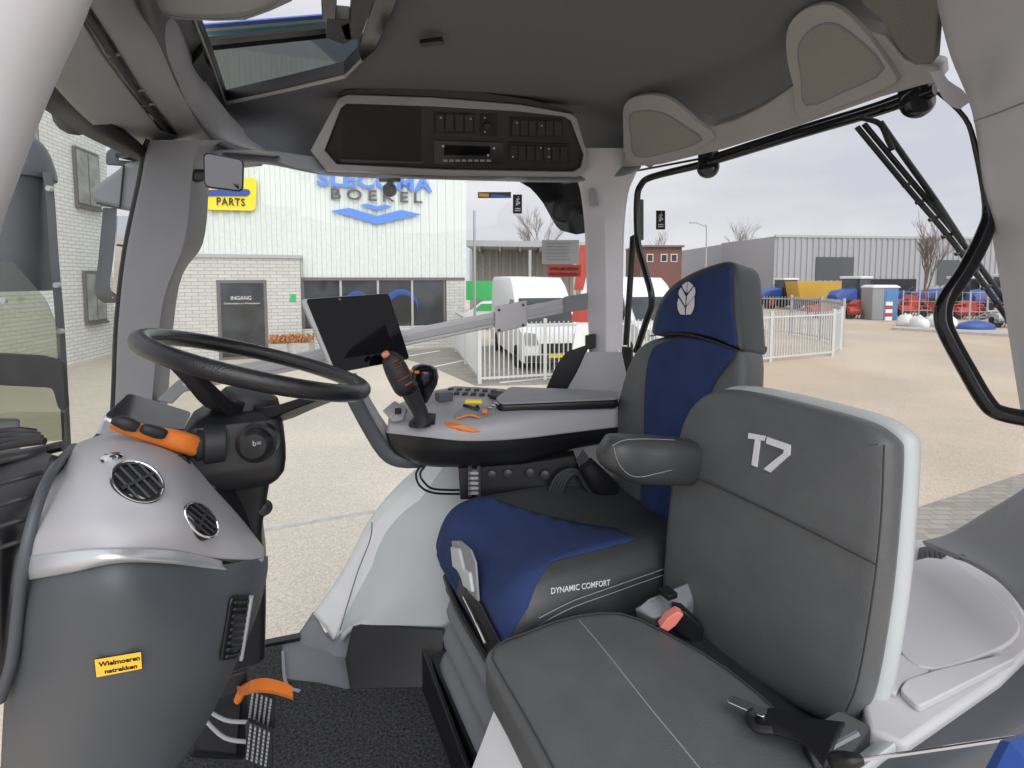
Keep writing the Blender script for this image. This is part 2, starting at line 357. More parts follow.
# --- dealership facade (yawed)
A0 = gp(464, 347); YW = math.radians(18.6); fu = Vector((math.cos(YW), math.sin(YW), 0)); fn = Vector((math.sin(YW), -math.cos(YW), 0))
def FA(px, py, o=0): return PL(px, py, A0+fn*o, fn)
def fac(px, py, z): q = FA(px, py); return Vector((q.x, q.y, z))
bld = thing('dealership_building', (A0.x, A0.y, GZ), 'white ribbed dealership building with brick plinth across the yard', 'building')
def ribbed(name, a, u, n, L, z0, z1, m, parent, pitch=.33, depth=.045):
    xs = []; x = 0
    while x < L:
        for dx, h in ((0, 0), (.42, 0), (.5, 1), (.92, 1)): xs.append((x+dx*pitch, h*depth))
        x += pitch
    v = [a+u*q+n*h+Z*(z-a.z) for z in (z0, z1) for q, h in xs]; k = len(xs)
    v += [a+u*0-n*.1+Z*(z-a.z) for z in (z0, z1)]+[a+u*xs[-1][0]-n*.1+Z*(z-a.z) for z in (z0, z1)]
    f = [[i, i+1, k+i+1, k+i] for i in range(k-1)]+[[2*k, 0, k, 2*k+1], [k-1, 2*k+2, 2*k+3, 2*k-1]]
    return mesh(name, v, f, m, parent, smooth=False)
zc = FA(400, 279).z; zt = 9.0
Ls = -(FA(150, 300)-A0).dot(fu); aL = A0-fu*Ls
ribbed('cladding', aL, fu, fn, Ls-.02, zc, zt, 'wall_clad', bld)
# cladding corner and side
MB().box(A0+Z*((zc+zt)/2-GZ)-fn*.02, .12, .12, zt-zc, fu, fn).out('corner_trim', 'white', bld, smooth=False)
sideu = Vector((-.30, .95, 0)).normalized()
MB().prism([A0-fu*.05-fn*.05, A0-fu*.05-fn*.05+sideu*4, aL+sideu*4, aL-fn*.3], (0, 0, zt-GZ)).out('building_body', 'wall_clad', bld, smooth=False)
# brick annex on the left
uvf = lambda p: ((p-A0).dot(fu), p.z)
bx1 = FA(302, 300); bz = FA(250, 258.5).z; anx = (bx1-A0).dot(fu)
an = A0+fu*anx
def fbox(name, u0, u1, z0, z1, d0, d1, m, parent, uv=None, **k):
    c = A0+fu*((u0+u1)/2)+fn*((d0+d1)/2); c.z = (z0+z1)/2
    return MB().box(c, u1-u0, abs(d1-d0), z1-z0, fu, fn).out(name, m, parent, uv=uv, smooth=False, **k)
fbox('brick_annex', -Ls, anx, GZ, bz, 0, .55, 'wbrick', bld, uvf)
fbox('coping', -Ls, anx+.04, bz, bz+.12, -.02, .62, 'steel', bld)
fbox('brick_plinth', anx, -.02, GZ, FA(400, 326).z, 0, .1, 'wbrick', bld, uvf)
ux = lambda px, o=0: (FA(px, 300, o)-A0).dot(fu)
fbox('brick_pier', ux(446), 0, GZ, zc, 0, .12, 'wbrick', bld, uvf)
fbox('wall_flashing', anx, .02, zc-.05, zc+.06, 0, .14, 'frame', bld)
d = fbox('entrance_door', ux(217, .55), ux(267, .55), GZ, FA(240, 280, .55).z, .50, .58, 'frame', bld)
fbox('door_pane', ux(221, .55), ux(264, .55), GZ+.1, FA(240, 283, .55).z, .57, .60, 'wglass', d)
lp = FA(231, 300, .62); text('door_lettering', 'INGANG', lp, fu, Z, .13, 'white', d, width=.62, th=.01)
lp = FA(224, 305, .62); text('lettering', 'Onderdelen en Werkplaats', lp, fu, Z, .075, 'white', d, width=1.1, th=.01)
w = fbox('display_window', anx+.03, ux(446), FA(400, 326).z, zc-.05, -.02, .05, 'wglass', bld)
for px in (303.5, 341, 378, 412, 444): fbox('mullion', ux(px)-.04, ux(px)+.04, FA(400, 326).z, zc-.05, .04, .10, 'steel' if px in (341, 378, 412) else 'frame', w)
# machines behind the display window are seen as blue shapes in front of the glass line
for i, (px, py, r) in enumerate(((357, 303, .45), (401, 306, .66))):
    q = FA(px, py, .06); MB().lathe(q-fn*.02, fn, [(r, 0), (r, .02), (r*.72, .025), (r*.7, .02)], 28).out('tractor_arch', 'tblue', w)
q = FA(403, 309, .07); MB().lathe(q, fn, [(.55, 0), (.55, .02), (.25, .03)], 24).out('tractor_tyre', 'tyre', w)
g = quad('emergency_sign', [FA(290, 294, .57), FA(296, 294, .57), FA(296, 302, .57), FA(290, 302, .57)], .02, 'green', smooth=False)
fin(g, 'small green sign on the white brick beside the entrance', 'sign')
# signs
s = thing('parts_sign', FA(231, 211, .1), 'yellow rounded PARTS sign with blue band on the white cladding', 'sign')
def FP(pts, o): return [FA(a, b, o) for a, b in pts]
MB().prism(rounded(FP([(206, 180), (257, 178), (256, 211), (206, 210)], .12), .18), fn*.08).out('sign_board', 'sign_y', s, smooth=False)
MB().prism(rounded(FP([(200, 190), (248, 189), (251, 192), (248, 196), (200, 196)], .22), .08), fn*.02).out('blue_band', 'sign_n', s, smooth=False)
text('sign_lettering', 'PARTS', FA(217, 205, .22), fu, Z, .26, 'ink', s, width=(FA(245, 205, .22)-FA(217, 205, .22)).length, th=.02, bold=.01, space=1.15)
s = thing('wall_lettering', FA(375, 190, .1), 'large blue and grey company lettering above a chevron emblem on the white cladding', 'sign')
text('lettering', 'SLECOMA', FA(317, 186, .1), fu, Z, (FA(317, 170, .1)-FA(317, 186, .1)).length, 'sign_b', s, width=(FA(432, 190, .1)-FA(317, 186, .1)).length, th=.06, bold=.035, space=1.05)
text('lettering', 'BOEKEL', FA(331, 199, .1), fu, Z, .40, 'letter', s, width=(FA(422, 202, .1)-FA(331, 199, .1)).length, th=.06, bold=.015, space=1.5)
MB().prism(FP([(331, 211), (349, 208), (377, 216), (401, 210), (421, 214.5), (377, 224.5)], .1), fn*.06).out('chevron', 'sign_b', s, smooth=False)
MB().prism(FP([(360, 205), (367, 203.8), (377, 206.6), (384, 204.6), (392, 206.4), (377, 211)], .1), fn*.06).out('small_chevron', 'sign_b', s, smooth=False)
# planters with flowers in front of the annex
for i, (a, b) in enumerate(((272, 290), (292, 312))):
    q = FA((a+b)/2, 345, 1.3); q.z = GZ; wd_ = (b-a)*q.y/FPX
    t = thing('planter', q, ['pale trough planter with brown flowers left of the other', 'pale trough planter with brown flowers nearer the display window'][i], 'planter', 'planters by the entrance')
    MB().box(q+Z*.3, wd_, .5, .6).out('trough', 'concrete', t, smooth=False)
    m_ = MB()
    for k in range(60):
        c = q+Vector((random.uniform(-.5, .5)*wd_, random.uniform(-.25, .25), .62)); e = c+Vector((random.uniform(-.08, .08), random.uniform(-.08, .08), random.uniform(.08, .28)))
        m_.tube([c, e], [.01, .04], 5, sm=1)
    m_.out('flowers', 'flower', t)
# --- left brick building
L0 = gp(117, 354); L1 = gp(60, 369); lu = (L1-L0).normalized(); ln = Vector((-lu.y, lu.x, 0));
if ln.dot(-L0) < 0: ln = -ln
lb = thing('brick_building', (L0.x, L0.y, GZ), 'white brick building with dark framed windows beyond the front windshield', 'building')
uvl = lambda p: ((p-L0).dot(lu), p.z)
MB().prism([L0-lu*0, L0+lu*14, L0+lu*14-ln*3, L0-ln*3], (0, 0, 8)).out('brick_wall', 'wbrick_lit', lb, uv=uvl, smooth=False)
def LA(px, py, o=0): return PL(px, py, L0+ln*o, ln)
for k, (x0, x1, yt, yb) in enumerate(((72, 99, 151, 207), (82, 105, 271, 322), (5, 40, 120, 200))):
    a = LA(x0, yt, .02); b = LA(x1, yb, .02); zz = (LA((x0+x1)/2, yt).z, LA((x0+x1)/2, yb).z)
    A = Vector((a.x, a.y, 0)); B = Vector((b.x, b.y, 0))
    fr = MB().prism([A+Z*zz[1], B+Z*zz[1], B+Z*zz[0], A+Z*zz[0]], ln*.08).out('window', 'frame', lb, smooth=False)
    mid = A.lerp(B, .5); e = (B-A).normalized()*.07
    MB().prism([A+e+Z*(zz[1]+.08)+ln*.08, mid-e*.5+Z*(zz[1]+.08)+ln*.08, mid-e*.5+Z*(zz[0]-.1)+ln*.08, A+e+Z*(zz[0]-.1)+ln*.08], ln*.02).out('pane', 'wglass2', fr, smooth=False)
    MB().prism([mid+e*.5+Z*(zz[1]+.08)+ln*.08, B-e+Z*(zz[1]+.08)+ln*.08, B-e+Z*(zz[0]-.1)+ln*.08, mid+e*.5+Z*(zz[0]-.1)+ln*.08], ln*.02).out('pane', 'wglass2', fr, smooth=False)
    MB().prism([A+Z*(zz[1]-.08), B+Z*(zz[1]-.08), B+Z*zz[1], A+Z*zz[1]], ln*.14).out('window_sill', 'frame', fr, smooth=False)
# --- pale bar fence
def fence_run(pts, tops, label, step=.13, fm='fencew'):
    t = thing('bar_fence', pts[0], label, 'fence')
    m_ = MB()
    for i in range(len(pts)-1):
        a, b = Vector(pts[i]), Vector(pts[i+1]); h = tops; L = (b-a).length; u = (b-a).normalized(); n = int(L/step)
        for k in range(1, n):
            m_.box(a+u*(L*k/n)+Z*(h/2+.05), .028, .028, h-.1, u, u.cross(Z))
        for z in (.15, h-.12): m_.box((a+b)/2+Z*z, L, .04, .05, u, u.cross(Z))
        for q in ([a, b] if i == 0 else [b]): MB().box(q+Z*(h/2+.04), .09, .09, h+.08).out('post', fm, t, smooth=False)
        if L > 4.5: MB().box((a+b)/2+Z*(h/2+.04), .07, .07, h+.08).out('post', fm, t, smooth=False)
    m_.out('railing', fm, t, smooth=False); return t
fh = 1.62
fence_run([gp(456, 352), gp(479, 382)], fh, 'pale metal bar fence running from the ribbed building to its corner post')
fence_run([gp(480, 384), gp(545, 380), gp(625, 376), gp(700, 371), gp(770, 362), gp(832, 356), gp(840, 350)], fh, 'long pale metal bar fence passing behind the driver seat')
fence_run([gp(842, 346.5), gp(820, 340), gp(790, 335), gp(740, 332), gp(680, 330)], 1.9, 'further grey bar fence turning back across the far side of the parking yard', .13, 'steel')
# --- vans
def van(base, head, label, hgt=2.85):
    head = Vector(head).normalized(); sd_ = head.cross(Z).normalized(); t = thing('van', base, label, 'van', None)
    prof = [(0, .30), (-.02, .75), (.10, 1.12), (.85, 1.36), (1.62, 2.12), (2.05, hgt-.30), (2.5, hgt-.04), (5.9, hgt), (6.05, hgt-.15), (6.05, .35)]
    def q(x, s_, z): return base-head*x+sd_*s_+Z*z
    rings = []
    for s_, sc, top in ((-1.0, .985, .06), (-.96, 1.0, .0), (0, 1.0, -.02), (.96, 1.0, .0), (1.0, .985, .06)):
        rings.append([q(3+(x-3)*sc, s_*(1 if z < 1.3 else 1-.05*(z-1.3)), z-(top if z > 2 else 0)) for x, z in prof])
    loft('body', rings, 'white', t, k=1, smooth=True)
    MB().prism([q(.86, -.84, 1.40), q(.86, .84, 1.40), q(1.60, .80, 2.12), q(1.60, -.80, 2.12)], head*.03+Z*.03).out('windshield', 'wglass', t, smooth=False)
    for s_ in (-1, 1):
        MB().prism([q(1.2, s_*1.0, 1.4), q(2.3, s_*1.0, 1.4), q(2.3, s_*.93, 2.1), q(1.65, s_*.93, 2.1)], sd_*s_*.03).out('side_window', 'wglass', t, smooth=False)
        MB().prism([q(0, s_*.95, .85), q(0, s_*.55, .85), q(.1, s_*.6, 1.15), q(.1, s_*.95, 1.2)], head*.05).out('headlight', 'wglass2', t, smooth=False)
        for x in (1.0, 4.8): MB().lathe(q(x, s_*.80, .36), sd_*s_, [(.36, 0), (.36, .2), (.33, .24), (.2, .24), (.18, .2)], 20).out('wheel', 'tyre', t)
        MB().box(q(1.35, s_*1.15, 1.55), .12, .18, .32, head, sd_).out('side_mirror', 'black', t, bevel=.03)
    MB().box(q(-.02, 0, .72), .06, 1.0, .28, head, sd_).out('grille', 'ink', t, smooth=False)
    MB().box(q(-.03, 0, .42), .1, 1.9, .2, head, sd_).out('bumper', 'letter', t, bevel=.03)
    MB().box(q(-.09, 0, .5), .02, .5, .11, head, sd_).out('number_plate', 'sign_y', t, smooth=False)
    return t
van(gp(556, 372), (.20, -.98, 0), 'white high roof van parked behind the fence beside the red and white board')
van(gp(672, 366), (.20, -.98, 0), 'white high roof van behind the rear pillar and driver headrest')
# small white and green car left of van
t = thing('car', gp(484, 318), 'white car with green windows parked under the shed', 'car')
b_ = gp(484, 330); q = lambda x, y, z: b_+Vector((x, y, z))
prof = [(-1.1, .35), (-1.1, .85), (-.7, 1.05), (-.2, 1.5), (1.0, 1.55), (1.8, 1.45), (1.8, .35)]
loft('body', [[q(x, s_, z) for x, z in prof] for s_ in (-.1, .0, 1.5, 1.6)], 'white', t, k=1, bevel=.08)
MB().prism([q(-.55, -.12, 1.05), q(-.15, -.12, 1.42), q(.75, -.12, 1.45), q(.75, -.12, 1.05)], (0, -.03, 0)).out('side_window', 'green', t, smooth=False)
for x in (-.6, 1.3): MB().lathe(q(x, -.12, .32), (0, -1, 0), [(.32, 0), (.32, .08), (.2, .1)], 18).out('wheel', 'tyre', t)
fin(quad('container', [P(466, 281, 29), P(496, 281, 29), P(496, 300, 29), P(466, 300, 29)], 2.2, 'green', smooth=False), 'green box container under the open shed roof', 'container')
# --- open shed with grey cladding
t = thing('open_shed', gp(522, 300+16), 'open front shed with flat roof behind the parked vans', 'shed')
Ys = 34; a = P(468, 276, Ys); b = P(604, 276, Ys)
ribbed('back_wall', Vector((a.x, Ys+3, GZ)), Vector((1, 0, 0)), Vector((0, -1, 0)), b.x-a.x, GZ, P(500, 247, Ys).z, 'clad_d', t, .5, .08)
MB().prism([P(466, 240, Ys-1), P(604, 242, Ys-1), P(604, 248, Ys-1), P(466, 246, Ys-1)], (0, 6, 0)).out('roof', 'steel', t, smooth=False)
m_ = MB()
for px in (471, 530, 575): q = P(px, 250, Ys-.8); MB().box((q.x, q.y, (GZ+q.z)/2), .18, .18, q.z-GZ).out('post', 'steel', t, smooth=False)
for px in (480, 500, 520, 540, 560): q = P(px, 251, Ys-.8); MB().box((q.x, q.y+2, q.z+.1), .12, 5, .3).out('rafter', 'frame', t, smooth=False)
fin(MB().tube([gp(475, 336), PZ(475, 336, GZ)+Z*6.0], .06, 8, sm=1).out('flagpole', 'steel'), 'thin grey pole beside the ribbed building corner', 'pole')
# red and white board beside the rear pillar
q0 = 12.5
t = thing('warning_board', P(582, 372, q0), 'tall board split in red and white beside the right rear pillar', 'board')
MB().prism([P(590, 232, q0), P(600, 240, q0), P(600, 368, q0), P(570, 368, q0)], (0, .06, 0)).out('board', 'white', t, smooth=False)
MB().prism([P(580, 245, q0-.03), P(594, 245, q0-.03), P(583, 290, q0-.03), P(574, 290, q0-.03)], (0, .03, 0)).out('red_panel', 'tred', t, smooth=False)
MB().prism([P(574, 308, q0-.03), P(590, 308, q0-.03), P(590, 322, q0-.03), P(571, 322, q0-.03)], (0, .03, 0)).out('red_stripe', 'tred', t, smooth=False)
# --- trees
def tree(base, h, label, spread=.5, seed=1, dens=4, r0=.12, depth=4):
    random.seed(seed); m_ = MB()
    def br(p, d, L, r, k):
        e = p+d*L; mid = p.lerp(e, .5)+Vector((random.uniform(-1, 1), random.uniform(-1, 1), 0))*L*.05
        m_.tube([p, mid, e], [r, r*.8, r*.6], 5 if k > 1 else 3, sm=1, caps=False)
        if k == 0: return
        for j in range(dens):
            tpos = random.uniform(.35, 1); a = random.uniform(0, 6.28); s_ = random.uniform(.5, 1)*spread
            nd = (d+Vector((math.cos(a), math.sin(a), .25))*s_).normalized()
            br(p.lerp(e, tpos), nd, L*random.uniform(.45, .75), r*.5, k-1)
    br(Vector(base), Z, h*.45, r0, depth)
    return fin(m_.out('bare_tree', 'bark', smooth=False), label, 'tree')
tree(gp(925, 316), 9.5, 'bare tree in front of the grey warehouse right of the portable toilet', .42, 3, 5, .10, 4)
tree(gp(540, 312)+Z*1.5, 9, 'bare tree rising above the open shed roof', .6, 5, 6, .05, 4)
tree(P(740, 290, 95)-Z*1, 15, 'distant bare tree above the warehouse roof', .7, 6, 5, .16, 4)
tree(P(662, 290, 86)-Z*1, 12, 'bare tree behind the red brick house', .7, 9, 5, .16, 3)
# --- warehouse
GZw = GZ
wa = gp(773, 306); 
wa = Vector((P(773, 290, 62).x, 62, GZ)); wr = Vector((P(1080, 290, 68).x, 68, GZ)); wl = Vector((P(672, 290, 100).x, 100, GZ)); H = P(773, 236, 62).z
t = thing('warehouse', wa, 'long low grey ribbed warehouse with roller doors across the yard', 'warehouse')
u1 = (wr-wa).normalized(); n1 = Vector((u1.y, -u1.x, 0)); u2 = (wl-wa).normalized(); n2 = Vector((u2.y, -u2.x, 0))
if n2.dot(-wa) < 0: n2 = -n2
ribbed('front_cladding', wa, u1, n1, (wr-wa).length, GZ, H, 'clad_grey', t, .8, .12)
MB().prism([wa-n2*.1, wl-n2*.1, wl+Vector((4, 0, 0)), wa+Vector((2, 1, 0))], (0, 0, H-GZ)).out('side_wall', 'clad_grey', t, smooth=False)
MB().prism([wa+u1*.1-n1*.2, wr-n1*.2, wr-n1*12, wa-n1*12], (0, 0, H-GZ-.05)).out('body', 'clad_grey', t, smooth=False)
MB().box((wa+wr)/2+Z*(H-GZ)+n1*.05, (wr-wa).length, .3, .3, u1, n1).out('eaves', 'steel', t, smooth=False)
def WA(px, py, o): return PL(px, py, wa+n1*o, n1)
for x0, x1, yt, yb in ((816, 853, 257, 280), (938, 958, 260, 285), (1015, 1040, 260, 285)):
    a, b = WA(x0, yt, .15), WA(x1, yb, .15); MB().prism([a, Vector((b.x, b.y, a.z)), b, Vector((a.x, a.y, b.z))], n1*.05).out('roller_door', 'dash_low', t, smooth=False)
a, b = WA(858, 279, .15), WA(915, 300, .15); MB().prism([a, Vector((b.x, b.y, a.z)), b, Vector((a.x, a.y, b.z))], n1*.05).out('loading_opening', 'dark', t, smooth=False)
# brick house
h0 = Vector((P(640, 290, 70).x, 70, GZ)); h1 = Vector((P(681, 290, 70).x, 70, GZ)); Hh = P(660, 247, 70).z
t = thing('brick_house', h0, 'flat roofed red brick house beside the warehouse', 'house')
MB().prism([h0, h1, h1+Vector((1, 9, 0)), h0+Vector((0, 9, 0))], (0, 0, Hh-GZ)).out('brick_wall', 'redbrick', t, uv=lambda p: (p.x, p.z), smooth=False)
for px in (650, 664, 674):
    q = P(px, 258, 69.95); f_ = MB().box(q, .9, .1, 1.1).out('window', 'white', t, smooth=False); MB().box(q-Vector((0, .05, 0)), .7, .06, .9).out('pane', 'wglass', f_, smooth=False)
MB().box((h0+h1)/2+Vector((0, 4, Hh-GZ+.1)), (h1-h0).x+.4, 9, .25).out('roof_edge', 'frame', t, smooth=False)
# street lamp
b_ = P(705, 290, 45); b_.z = GZ; tp = P(706, 228, 45)
t = thing('street_lamp', b_, 'grey street lamp with curved arm before the warehouse', 'street lamp')
MB().tube([b_, b_+Z*(tp.z-GZ-.4), tp+Vector((-.2, 0, .15)), P(697, 223, 45)], [.09, .06, .05, .04], 8).out('pole', 'steel', t)
MB().box(P(693, 222.5, 45), .7, .2, .12).out('lamp_head', 'steel', t, bevel=.03)
# portable toilet
b_ = gp(883, 320); s_ = b_.y/FPX; wt = 27*s_
t = thing('portable_toilet', b_, 'blue and grey portable toilet in the machinery yard', 'portable toilet')
MB().box(b_+Vector((-wt*.27, .4, 1.08)), wt*.44, 1.1, 2.16).out('cabin', 'plastic', t, bevel=.04)
MB().box(b_+Vector((wt*.21, .4, 1.08)), wt*.52, 1.1, 2.16).out('blue_wall', 'tblue_l', t, bevel=.04)
loft('roof', [[b_+Vector((x*wt*.5*k, .4+y*.6*k, z)) for x, y in ((-1, -1), (1, -1), (1, 1), (-1, 1))] for k, z in ((1, 2.15), (1, 2.22), (.8, 2.34))], 'white', t, k=1, smooth=False)
MB().box(b_+Vector((wt*.22, -.16, 1.0)), wt*.42, .04, 1.8).out('door', 'tblue_l', t, smooth=False)
b2 = gp(884, 321); t = thing('barrier_post', b2, 'red and white striped barrier post before the portable toilet', 'barrier')
for k in range(5): MB().box(b2+Vector((-.1, -.5, .2+.24*k)), .42, .06, .24).out('stripe', 'tred' if k % 2 else 'white', t, smooth=False)
# machinery
def tractor(label, px, py, s=1., yaw=0, col='tblue'):
    b = gp(px, py); c_, s0 = math.cos(yaw), math.sin(yaw); T = lambda x, y, z: b+Vector((c_*x-s0*y, s0*x+c_*y, z))*s
    t = thing('farm_tractor', b, label, 'tractor', 'machines in the far yard')
    U = Vector((c_, s0, 0)); V = Vector((-s0, c_, 0))
    loft('hood', [[T(x, y*w_, z) for y, z in ((-1, z0), (-1, z1-.15), (-.7, z1), (.7, z1), (1, z1-.15), (1, z0))] for x, w_, z0, z1 in ((-2.3, .35, .9, 1.45), (-1.9, .45, .8, 1.75), (0, .5, .8, 1.95))], col, t, k=1)
    cb = MB().box(T(.75, 0, 1.9), 1.4*s, 1.3*s, 1.4*s, U, V).out('cab', 'wglass', t, bevel=.05)
    MB().box(T(.75, 0, 2.7), 1.6*s, 1.5*s, .2*s, U, V).out('roof', 'white' if col == 'tblue' else col, cb, bevel=.05)
    for y in (-.95, .95):
        MB().box(T(1.15, y*.9, 1.5), 1.3*s, .5*s, .12*s, U, V).out('fender', col, t, bevel=.03)
        for x, r in ((1.15, .9), (-1.6, .6)):
            w_ = MB().lathe(T(x, y*1.0-.2*(1 if y > 0 else -1), r), V*(1 if y > 0 else -1), [(r, 0), (r, .35*s), (r*.8, .42*s), (r*.55, .4*s)], 20).out('wheel', 'tyre', t)
            MB().lathe(T(x, y*1.0+.2*(1 if y > 0 else -1), r), V*(1 if y > 0 else -1), [(r*.55, 0), (r*.5, .06*s), (r*.2, .03*s)], 14).out('rim', 'tred' if col == 'tblue' else 'white', w_)
    return t
def implement(label, px, py, w, h, col, name='farm_implement'):
    b = gp(px, py); t = thing(name, b, label, 'farm machine', 'machines in the far yard'); rd_ = random.Random(int(px*7))
    T = lambda x, y, z: b+Vector((x*w/2, y, z))
    loft('gearbox', [[T(x, y, z) for x, z in ((-.35, .55), (-.3, h*.8), (0, h), (.3, h*.85), (.4, .5))] for y in (-.35, .35)], col, t, k=1, smooth=False)
    m_ = MB()
    for z, y in ((.5, -.6), (.75, .1), (.5, .6), (h*.75, 0)): m_.tube([T(-1, y, z), T(1, y, z)], .06, 6, sm=1)
    for x in (-1, -.45, .45, 1): m_.tube([T(x, -.6, .5), T(x*.8, 0, h*.75), T(x, .6, .5)], .05, 6, sm=1)
    m_.out('frame', col, t, smooth=False)
    m_ = MB()
    for k in range(11):
        x = -1+k*.2; m_.tube([T(x, -.55, .55), T(x+.03, -.75, .3), T(x, -.65, .04)], .03, 5, sm=1)
    m_.out('tines', 'letter', t, smooth=False)
    sh = MB(); sh.lathe(T(-.95, -.4, .55), (1, 0, 0), [(.26, 0), (.30, .02), (.30, w*.38), (.26, w*.40)], 12); sh.out('roller', col, t, smooth=False)
    for x in (-.7, .7): MB().lathe(T(x, -.2, .36), (0, -1, 0), [(.36, 0), (.36, .2), (.18, .22)], 14).out('wheel', 'tyre', t)
    MB().tube([T(.3, 0, h*.8), T(.75, rd_.uniform(-.4, .1), h*rd_.uniform(1.0, 1.3)), T(1.05, -.3, h*.9)], .05, 6, sm=1).out('folding_arm', col, t, smooth=False)
    return t
tractor('blue tractor left of the yellow trailer in the far yard', 778, 308, 1.0, .2)
b = gp(815, 310); t = thing('tipping_trailer', b, 'yellow tipping trailer between two blue tractors in the far yard', 'trailer', None)
loft('tub', [[b+Vector((x, y, z)) for x, z in ((-1.9, 1.0), (-2.2, 2.5), (2.2, 2.5), (2.0, 1.0))] for y in (-1, 1)], 'tyel', t, k=1, smooth=False)
for x in (-1, .4): MB().lathe(b+Vector((x, -1.0, .5)), (0, -1, 0), [(.5, 0), (.5, .3), (.25, .3)], 18).out('wheel', 'tyre', t)
MB().box(b+Vector((0, 0, .85)), 4.2, 1.2, .2).out('chassis', 'letter', t, smooth=False)
tractor('blue tractor right of the yellow trailer in the far yard', 849, 314.5, 1.05, .5)
implement('red machine close left of the portable toilet', 856, 318.5, 1.9, 1.3, 'tred')
implement('red machine just right of the portable toilet', 909, 316.5, 2.2, 1.6, 'tred')
tractor('white roofed blue tractor behind the bare tree', 950, 313, 1.05, -.3)
implement('red roller machine right of the bare tree', 966, 319, 2.3, 1.3, 'tred')
tractor('blue tractor behind the grab handle at the far right', 1000, 316, 1.1, .1)
implement('red wagon at the far right edge of the yard', 1036, 321, 2.5, 1.5, 'tred')
implement('blue machine beyond the fence at the far left of the yard', 765, 306, 2.0, 1.8, 'tblue')
implement('grey machine behind the bare tree trunk', 930, 308.5, 3.4, 2.0, 'steel')
implement('dark blue frame machine in the gap right of the portable toilet', 899, 310, 2.2, 1.7, 'tblue')
implement('red raking machine in front of the yellow trailer', 822, 318, 2.4, 1.1, 'tred')
implement('grey plough right of the blue tarpaulin heap', 1003, 327, 2.0, 1.2, 'steel')
# rubble bags and blue pile
random.seed(4)
for i, (px, py, w_) in enumerate(((905, 326, .75), (919, 328, .75), (934, 326, .75), (948, 328, .75))):
    b = gp(px, py); rings = []
    for k, (sc, z) in enumerate(((.8, 0), (1, .15), (.9, .4), (.5, .6), (.1, .66))):
        rings.append([b+Vector((math.cos(a)*w_*.55*sc*random.uniform(.85, 1.15), math.sin(a)*.5*sc, z*random.uniform(.9, 1.2))) for a in [j*math.pi/5 for j in range(10)]])
    fin(loft('rubble_bag', rings, 'white', k=2), ['white rubble bag nearest the portable toilet', 'white rubble bag second from the portable toilet', 'white rubble bag third from the portable toilet', 'white rubble bag furthest from the portable toilet'][i], 'bag', 'white bags in the yard')
b = gp(976, 329)
fin(loft('tarpaulin_heap', [[b+Vector((math.cos(a)*1.0*sc, math.sin(a)*.5*sc, z)) for a in [j*math.pi/5 for j in range(10)]] for sc, z in ((1, 0), (.95, .25), (.5, .42), (.1, .5))], 'tblue', k=2), 'low heap of blue tarpaulin on the yard', 'tarpaulin')
fin(MB().prism([gp(894, 330), gp(1060, 340), gp(1060, 337), gp(894, 328)], (0, 0, .12)).out('kerb', 'concrete', smooth=False), 'low concrete kerb in front of the machinery yard', 'kerb')
# temporary mesh fence in the yard
t = thing('mesh_fence', gp(902, 321), 'see through grey wire site fence before the parked machines', 'fence')
m_ = MB()
a, b = gp(902, 321), gp(1040, 324); L = (b-a).length; u = (b-a).normalized()
for k in range(0, int(L/.45)): m_.box(a+u*(k*.45)+Z*.95, .022, .022, 1.9, u, u.cross(Z))
for z in (.1, .7, 1.3, 1.9): m_.box((a+b)/2+Z*z, L, .025, .025, u, u.cross(Z))
m_.out('wire_mesh', 'steel', t, smooth=False)
for k in range(9): MB().box(a+u*(L*k/8)+Z*1.0, .06, .06, 2.0, u, u.cross(Z)).out('post', 'steel', t, smooth=False)
# ================================================================= CAB SHELL
SA = Vector((.363, 1.93, 0)); su = Vector((-.953, -.303, 0)).normalized(); sn = Vector((.303, -.953, 0)).normalized()
def SD(px, py, o=0): return PL(px, py, SA+sn*o, sn)
def mPZ(l): return [[PZ(*p) for p in r] for r in l]
def mP(l): return [[P(*p) for p in r] for r in l]
# floor, platform skirts
struct(MB().prism([C(1.75, -.40, 0), C(1.75, .86, 0), C(1.31, .823, 0), C(1.09, .79, 0), C(-.12, .62, 0), C(-.12, -.52, 0), C(.8, -.62, 0)], (0, 0, -.05)).out('floor', 'plastic_m', smooth=False))
struct(MB().prism([C(-.12, .62, 0), C(-.12, -.50, 0), C(-.09, -.50, 0), C(-.09, .62, 0)], (0, 0, .50)).out('wall_rear', 'plastic', bevel=.004))
# front right pillar
L = [(150, 140), (146, 150), (141, 180), (126, 253), (118, 326), (115, 399), (110, 470)]
Mx = [(205, 140), (199, 150), (194, 185), (187, 243), (166, 302), (155, 399), (150, 470)]
Rx = [(225, 140), (212, 150), (209, 185), (203, 243), (179, 286), (168, 399), (165, 470)]
rings = []
for a, b, c in zip(L, Mx, Rx):
    rings.append([P(a[0]+4, a[1], 1.50), P(a[0], a[1], 1.42), P(a[0]+3, a[1], 1.405), P(b[0]-3, b[1], 1.405), P(b[0], b[1], 1.42), P(c[0], c[1], 1.52), P(c[0]-3, c[1], 1.55)])
struct(loft('trim_front_right_pillar', rings, 'pillar_in', k=5, bevel=0))
struct(MB().tube([P(a[0]-1, a[1], 1.43) for a in L], .008, 8).out('trim_pillar_seal', 'black'))
fin(MB().prism([P(191, 198, 1.435), P(203, 200, 1.50), P(201, 238, 1.50), P(189, 238, 1.435)], (-.004, -.012, 0)).out('strip_display', 'gloss', smooth=False), 'narrow dark strip display set in the front right pillar below the small mirror', 'display')
